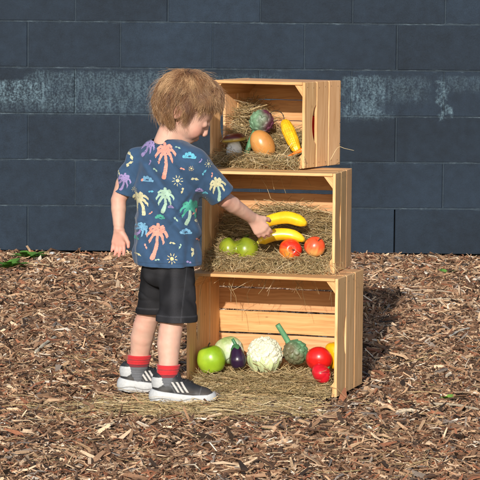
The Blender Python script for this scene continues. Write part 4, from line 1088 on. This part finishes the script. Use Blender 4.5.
# shorts
fh = Field((-.36, -.13, .17), (-.03, .20, .42), .0022)
top_ = hipc+s_((0, 0, .035))
fh.ell(hipc+s_((.004, .000, -.004)), (.072, .054, .05), k=0)
lhm, rhm = s_(PY(151, 318, .095)), s_(PY(177.0, 325, -.046))
fh.cone(lhip+s_((.006, -.010, -.012)), lhm, .046, .0455, .01); fh.cone(rhip+s_((.004, .006, -.012)), rhm, .049, .0570, .012)
X = fh.all(); q = X
fh.d += (.0044*vnoise(np.stack([q[..., 0], q[..., 1], q[..., 2]*.35], -1), 38, 3)+.0032*(1-np.abs(vnoise(np.stack([q[..., 0]*.35+q[..., 2]*.5, q[..., 1]*.35, q[..., 2]], -1), 45, 4)))**3).astype(np.float32)
zl, zr_ = PY(148, 313.5, .08).z, PY(177, 320.5, -.03).z
zc = np.where(((X-lhm)[..., :2]**2).sum(-1) < ((X-rhm)[..., :2]**2).sum(-1), zl, zr_)
cuff = -.0022*((X[..., 2] < zc+.016))
fh.d = fh.d+cuff.astype(np.float32)
fh.d = np.maximum(np.maximum(fh.d, zc-X[..., 2]), np.where(X[..., 2] < zc+.03, -(fh.d+.005), -1)).astype(np.float32)
V, F = largest(*fh.mesh(1))
zcv = np.where(((V-lhm)[:, :2]**2).sum(-1) < ((V-rhm)[:, :2]**2).sum(-1), zl, zr_)
wear = np.exp(-((V[:, 2]-zcv-.017)/.0016)**2)*.8+.25*vnoise(V, 30, 7)
sidel = np.exp(-((V[:, 0]-PY(183, 300, -.08).x-.1*(V[:, 2]-.28))/.0011)**2)*(V[:, 1] < -.02)
C = blendc(np.clip(.16+wear*.5+sidel*.45+.22*vnoise(np.stack([V[:, 0], V[:, 1], V[:, 2]*.4], -1), 55, 9), 0, 1), (.0095, .0095, .0115), (.060, .060, .068))
kid('shorts', V, F, M_DENIM, C)

# socks and shoes
for side, an in (('l', lan), ('r', ran)):
    f = Field(an-s_((.07, .07, .07)), an+s_((.07, .07, .06)), .0016)
    hi = npa((an[0]+.001, an[1], .106)); kn_ = lkn if side == 'l' else rkn; tt_ = (.106-an[2])/(kn_[2]-an[2]); hi[:2] = (an+(kn_-an)*tt_)[:2]; f.cone(an+s_((0, 0, -.04)), an, .0285, .0300, 0); f.cone(an, hi, .0290, .0325, 0)
    X = f.all(); f.d += (.0011*np.sin(X[..., 2]*900)*.5+.0014*vnoise(X, 60, 2)).astype(np.float32)
    f.d = np.maximum(f.d, X[..., 2]-hi[2]).astype(np.float32); V, F = f.mesh(1)
    z = V[:, 2]-hi[2]
    C = np.tile((.50, .016, .022), (len(V), 1)); C = np.where(((z < -.024) & (z > -.032))[:, None], npa((.17, .02, .03)), C); C = np.where((z < -.032)[:, None], npa((.12, .125, .14)), C)
    C = np.where(((z < -.0105) & (z > -.0125))[:, None], npa((.30, .03, .035)), C)
    kid('sock', V, F, M_CLOTH, C)
def shoe(heel, yaw):
    """heel = ground point under the back of the heel; toe points along +x turned by yaw"""
    cy, sy = math.cos(yaw), math.sin(yaw)
    def Wd(V): V = np.asarray(V); return np.stack([heel[0]+V[..., 0]*cy-V[..., 1]*sy, heel[1]+V[..., 0]*sy+V[..., 1]*cy, heel[2]+V[..., 2]], -1)
    f = Field((-.02, -.05, -.005), (.19, .05, .10), .0015)
    f.cone((.030, 0, .036), (.085, 0, .034), .0265, .028, 0); f.cone((.085, 0, .032), (.132, .002, .024), .029, .0225, .012)
    f.ell((.140, .001, .022), (.025, .029, .017), k=.010); f.cone((.026, 0, .036), (.022, 0, .056), .0275, .0265, .01); f.cone((.022, 0, .056), (.021, 0, .063), .0265, .0255, .006); f.cone((.050, 0, .045), (.054, 0, .060), .025, .022, .012)
    f.cone((.066, 0, .056), (.066, 0, .076), .013, .008, .006)
    f.cone((.036, 0, .055), (.030, 0, .12), .0225, .024, .004, op='s')
    X = f.all(); f.d = np.maximum(f.d, .012-X[..., 2]).astype(np.float32)
    f.d += (.0007*vnoise(X, 90, 2)).astype(np.float32)
    V, F = f.mesh(1); x, y, z = V.T
    C = np.tile((.018, .019, .022), (len(V), 1))
    seam = np.exp(-((x-.128-.25*(z-.03))/.0013)**2)+np.exp(-((x-.062+.6*(z-.03))/.0012)**2)+np.exp(-((z-.052+.10*(x-.03))/.0011)**2)*(x > .03)*(x < .085); C = blendc(np.clip(seam, 0, 1)*.8, C, (.11, .11, .12))
    toe = sst(x, .128, .134); C = blendc(toe*.8, C, (.030, .031, .034)); C = blendc(np.clip(.5+vnoise(V, 45, 8), 0, 1)*.35*(1-sst(z, .02, .05)), C, (.16, .12, .09))
    tabm = (x < .030) & (z > .044) & (z < .072) & (z-.6*x > .036); C[tabm] = (.43, .44, .45)
    lin = np.exp(-((z-.030-.0*x)/.0012)**2)*(x < .12); C = blendc(lin*.7, C, (.07, .07, .08))
    up = kid('shoe', Wd(V), F, M_RUBBER, C)
    bv = BVHTree.FromPolygons([tuple(v) for v in V], [tuple(q) for q in F])
    # sole
    g = Field((-.02, -.05, -.008), (.19, .05, .045), .0014)
    g.cone((.022, 0, .018), (.070, 0, .016), .0355, .0330, 0); g.cone((.070, 0, .016), (.133, .001, .015), .032, .0325, .01); g.ell((.146, .001, .017), (.027, .030, .022), k=.01)
    X = g.all(); x, y, z = X[..., 0], X[..., 1], X[..., 2]
    topz = np.interp(x, [-.02, .0, .03, .07, .11, .15, .175], [.040, .039, .034, .029, .025, .027, .034]); botz = np.interp(x, [-.02, .0, .02, .14, .175], [.008, .002, 0, 0, .008])
    g.d = np.maximum(np.maximum(g.d, z-topz), botz-z)
    gro = .0034*np.exp(-((z-.011-.004*np.sin(x*70))/.0016)**2)+.0016*np.exp(-((z-.0035)/.002)**2)*(np.sin(x*420) > .2)
    g.d = (g.d+gro).astype(np.float32); V, F = g.mesh(1)
    C = blendc(sst(np.exp(-((V[:, 2]-.011-.004*np.sin(V[:, 0]*70))/.0016)**2), .4, .8)*.55, (.47, .48, .49), (.22, .23, .25))
    dirt = .5+.5*vnoise(V, 70, 5); C = blendc((1-sst(V[:, 2], .0, .012))*dirt*.6, C, (.32, .24, .17))
    kid('sole', Wd(V), F, M_RUBBER, C, parent=up)
    # three slanted stripes on both sides and a light mark on the heel, laid on the surface
    for sgn in (-1, 1):
        for k in range(3):
            Vs, Fs = [], []; n0, n1 = 9, 16
            for i in range(n0):
                for j in range(n1):
                    t = j/(n1-1); xx = .061+k*.0125+(i/(n0-1)-.5)*.0062-(.019 if True else 0)*t*1.0+.010; z_ = .033+.027*t
                    h = bv.ray_cast(Vector((xx, sgn*.08, z_)), Vector((0, -sgn, 0)))
                    Vs.append(list(h[0]+h[1]*.0009) if h[0] is not None else [np.nan]*3)
            Vs = np.array(Vs); idx = np.arange(n0*n1).reshape(n0, n1); Fq = np.stack([idx[:-1, :-1], idx[1:, :-1], idx[1:, 1:], idx[:-1, 1:]], -1).reshape(-1, 4)
            if sgn > 0: Fq = Fq[:, ::-1]
            Fq = Fq[~np.isnan(Vs[Fq][:, :, 0]).any(1)]; Vs = np.nan_to_num(Vs)
            use = np.unique(Fq); rm = np.zeros(len(Vs), int); rm[use] = np.arange(len(use)); kid('stripe', Wd(Vs[use]), rm[Fq], M_RUBBER, (.44, .42, .40), parent=up)
    V, F = boxes([(-.0015, .004, -.006, .006, .030, .040, .001)]); kid('heel_mark', Wd(V+npa((-.0005, 0, 0))), F, M_RUBBER, (.65, .65, .65), parent=up)
    # laces
    for k in range(4):
        x0 = .070+k*.0115; pts = []
        for yv in np.linspace(-.014, .014, 9):
            h = bv.ray_cast(Vector((x0+.004*math.sin(yv*90), yv, .15)), Vector((0, 0, -1))); pts.append(list(h[0]+Vector((0, 0, .0012))))
        V, F = sweep(np.array(pts), np.full(9, .0013), 6); kid('lace', Wd(V), F, M_RUBBER, (.03, .03, .033), parent=up)
shoe(npa((rheel.x, rheel.y, .002)), math.radians(-3)); shoe(npa((lheel.x, lheel.y, .002)), math.radians(3))

# hair
def hair():
    r = np.random.default_rng(5); N = 26000; K = 13
    AX = np.array([list(hd_f), list(hd_r), list(hd_u)]); Rr = npa((.092, .078, .084))*HS; C0 = hp(-.006, 0, .020)
    crown = npa((-.55, .10, .83)); crown /= np.linalg.norm(crown)
    D = r.normal(0, 1, (N*3, 3)); D /= np.linalg.norm(D, axis=1, keepdims=True)
    f_, r_, u_ = D.T
    ok = (u_ > np.where(f_ > .15, .22+.5*(f_-.15), np.where(f_ < -.12, -.80, -.12)))     # hairline in head frame
    ok &= ~((f_ > .0) & (np.abs(r_) > .75) & (u_ < .1))
    D = D[ok][:N]; N = len(D)
    clump = vnoise(D, 5.5, 3); clump2 = vnoise(D, 5.5, 9); fine1 = vnoise(D, 12, 5); fine2 = vnoise(D, 16, 15)
    cd_ = D-crown*(D@crown)[:, None]; cn = np.linalg.norm(cd_, axis=1, keepdims=True)+1e-6; flow = cd_/cn
    sw = np.cross(crown, flow); flow = flow+sw*(.25+.5*clump[:, None]+.25*r.normal(0, 1, (N, 1))*.4); flow /= np.linalg.norm(flow, axis=1, keepdims=True)
    L = r.uniform(.036, .066, N)*(1+.30*clump2); L *= np.where((D[:, 0] < .1) & (D[:, 2] < .15), 1.05, 1)*np.where(D[:, 2] < -.5, .75, 1); L *= np.where(D[:, 0] > .30, .66, 1)
    P = np.zeros((N, K, 3)); pos = D*Rr; st = L/(K-1); lift0 = r.uniform(.001, .011, N)
    gl = AX@npa((0, 0, -1.)); wv_ = r.uniform(0, 1.6, N)+clump*9+fine1*4; wa = r.uniform(.25, .75, N)
    flyaway = r.random(N) < .025
    dirn = flow.copy()
    for k in range(K):
        t = k/(K-1)
        nrm = pos/Rr**2; nrm /= np.linalg.norm(nrm, axis=1, keepdims=True)
        lift = lift0+.008*np.sin(min(1, t*1.6)*PI/2)*np.where(D[:, 2] < -.3, .5, 1)+.007*clump2*t+.007*fine1*t+.003*fine2*math.sin(t*9)+np.where(flyaway, .020*t*t, 0)+.002*np.sin(wv_*2+t*8)
        P[:, k] = pos+nrm*lift[:, None]
        lowb = (pos[:, 0] < .02) & (pos[:, 2] < .0); dirn = dirn+gl*np.where(lowb, .28, .05+.08*t)[:, None]+np.cross(nrm, dirn)*(wa*np.sin(wv_+t*7))[:, None]*.55
        dn_ = (dirn*nrm).sum(1, keepdims=True); tang = dirn-nrm*dn_*np.where((pos[:, 2] < -.030), .35, 1.0)[:, None]; tang = tang-nrm*np.minimum((tang*nrm).sum(1, keepdims=True), 0)*np.where(lowb, .3, 1)[:, None]; dirn = tang/np.linalg.norm(tang, axis=1, keepdims=True)
        pos = pos+dirn*st[:, None]
        k0 = np.linalg.norm(pos/Rr, axis=1); hug = np.where(pos[:, 2] > -.03, 1, np.where(pos[:, 0] < .01, .10, .25)); pos = np.where((k0 < 1)[:, None], pos/k0[:, None], pos*(1+(1/k0-1)*hug)[:, None])
    # locks: strands gather towards a guide strand near their tips
    G = r.choice(N, 600, replace=False); near = np.empty(N, int)
    for a in range(0, N, 1000): near[a:a+1000] = G[np.argmax(D[a:a+1000]@D[G].T, axis=1)]
    tt = np.linspace(0, 1, K)[None, :, None]; pull = (.50+.30*r.random(N))[:, None, None]*sst(tt, .1, .95)*np.where(flyaway, .1, 1)[:, None, None]
    P = P*(1-pull)+P[near]*pull
    Wp = C0+P@AX
    ear_ = hp(-.018, .084, -.016); dist = np.linalg.norm(Wp[:, 2:]-ear_, axis=2).min(1); keep = (dist > .0145) | (r.random(N) < .12)
    Wp, P = Wp[keep], P[keep]; clump, fine1, fine2 = clump[keep], fine1[keep], fine2[keep]; lockc = r.normal(0, 1, N)[near][keep]; N = len(Wp)
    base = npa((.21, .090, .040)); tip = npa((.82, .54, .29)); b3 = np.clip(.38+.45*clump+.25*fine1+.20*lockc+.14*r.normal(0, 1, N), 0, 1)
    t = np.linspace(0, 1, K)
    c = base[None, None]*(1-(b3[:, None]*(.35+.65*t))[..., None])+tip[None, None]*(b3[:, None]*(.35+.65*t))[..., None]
    R = r.uniform(.00018, .00034, N)[:, None]*np.interp(t, [0, .1, .7, 1], [.8, 1, .9, .25])[None]
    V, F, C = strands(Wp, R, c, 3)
    # scalp layer of hair under the strands
    fc = Field(C0-.13, C0+.13, .003); fc.ell(C0, Rr+.0035, AX, k=0)
    X = fc.all(); q = (X-C0)@AX.T; qn = q/Rr; nn = np.linalg.norm(qn, axis=-1)+1e-6; f_, r_, u_ = (qn/nn[..., None])[..., 0], (qn/nn[..., None])[..., 1], (qn/nn[..., None])[..., 2]
    lim = np.where(f_ > .15, .30+.5*(f_-.15), np.where(f_ < -.05, -.55, -.10)); fc.d = np.maximum(fc.d, (lim-u_)*.05).astype(np.float32)
    fc.d += (.002*vnoise(q, 60, 3)).astype(np.float32)
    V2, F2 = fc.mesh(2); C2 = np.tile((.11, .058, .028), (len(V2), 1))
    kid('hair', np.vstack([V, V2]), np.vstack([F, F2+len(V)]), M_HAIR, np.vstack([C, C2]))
hair()

# ------------------------------------------------------------------ weeds, sticks, stones near the bed's edges
def weed(base, n, size, seed, label, col=(.09, .22, .035)):
    r = random.Random(seed); Vs, Fs, Cs = [], [], []; k = 0
    o = empty('weed', base, 0, label, 'weed')
    for i in range(n):
        a = r.uniform(0, 2*PI); L = size*r.uniform(.6, 1.2); w = L*r.uniform(.16, .26); up = r.uniform(.25, .9); n1 = 9
        V = []
        for j in range(n1):
            t = j/(n1-1); rr = L*t*math.cos(up*(1-t*.5)); z = L*t*math.sin(up)*(1-.45*t)+.003; ww = w*math.sin(PI*min(1, t*.93+.05))**.8*(1+.25*math.sin(j*2.6))
            for s in (-1, 0, 1): V.append((math.cos(a)*rr-math.sin(a)*ww*s, math.sin(a)*rr+math.cos(a)*ww*s, z+abs(s)*ww*.25))
        V = np.array(V); idx = np.arange(n1*3).reshape(n1, 3); F = np.stack([idx[:-1, :-1], idx[:-1, 1:], idx[1:, 1:], idx[1:, :-1]], -1).reshape(-1, 4)
        Vs.append(V); Fs.append(F+k); k += len(V); Cs.append(np.tile(npa(col)*r.uniform(.7, 1.5), (len(V), 1)))
    part('leaves', np.concatenate(Vs), np.concatenate(Fs), M_LEAF, o, np.concatenate(Cs))
    return o
def g3(px, py): p = PZ(px, py, 0); return (p.x, p.y, float(gh(p.x, p.y))-.002)
weed(g3(27, 256), 20, .085, 1, 'leafy green weed at the foot of the wall, left of the child'); weed(g3(8, 266), 24, .085, 2, 'flat green weed on the mulch at the left edge')
weed(g3(447, 398), 14, .034, 3, 'tiny bright green seedling in the mulch at the right', (.16, .30, .04)); weed(g3(446, 271), 9, .042, 4, 'small green sprout near the wall, right of the crates')
weed(g3(386, 304), 5, .014, 6, 'tiny dark green sprout in the shaded mulch right of the crates', (.03, .22, .10))
def stick(p, q, r0, col, label, bend=.01):
    p, q = npa(g3(*p)), npa(g3(*q)); p[2] += .012; q[2] += .013; m = (p+q)/2+npa((0, bend, .004)); P = interp([p, m, q], 14); c = P.mean(0)
    rad = r0*(1+.2*np.sin(np.arange(14)*1.7))*np.interp(np.linspace(0, 1, 14), [0, .08, .9, 1], [.5, 1, .8, .35])
    V, F = sweep(P-c, rad, 7); V += .0008*vnoise(V+c, 150, 2)[:, None]
    mk('stick', V, F, M_CHIP, loc=tuple(c), cols=np.tile(col, (len(V), 1)), label=label, cat='stick', group='sticks lying on the mulch')
stick((20, 262.5), (59, 265.5), .0035, (.45, .33, .20), 'long pale brown stick beside the flat weed at the left edge')
stick((408, 288), (452, 290.5), .0035, (.36, .27, .19), 'long grey-brown stick in the shade near the wall, at the right')
stick((415, 299), (466, 297.5), .003, (.42, .32, .22), 'thin pale stick just below the long grey-brown one')
stick((430, 404), (479, 409), .0042, (.36, .29, .21), 'weathered stick running to the right edge beside the seedling')
stick((396, 413), (419, 412), .0055, (.52, .42, .30), 'short thick pale stick in the lower right of the mulch')
stick((35, 352), (56, 338), .0060, (.66, .55, .40), 'split pale wood splinter in the mulch left of the shoes')
stick((448, 336), (470, 328), .004, (.60, .52, .42), 'grey-white slanting stick in the mulch at the right')
def stones(spec, label):
    for i, (px, py, s) in enumerate(spec):
        r = np.random.default_rng(90+i); V, F = lathe(ellprof(s, s*.6, 12), 16); V = V*(1+.25*vnoise(V+i, 1/s*.8, i))[:, None]; p = g3(px, py)
        mk('stone', V, F, M_STONE, loc=(p[0], p[1], p[2]+.010), cols=np.tile(npa((.52, .52, .52))*r.uniform(.8, 1.15), (len(V), 1)), smooth=True, label=label, cat='stone', group='pale stones on the mulch')
stones([(60, 257.5, .014), (52, 251.5, .012), (98, 259, .011), (93, 256.5, .010), (38, 268, .010), (101, 268, .010), (74, 271, .011), (389, 278, .011), (36, 262, .009)], 'small pale grey stone in the mulch near the wall')
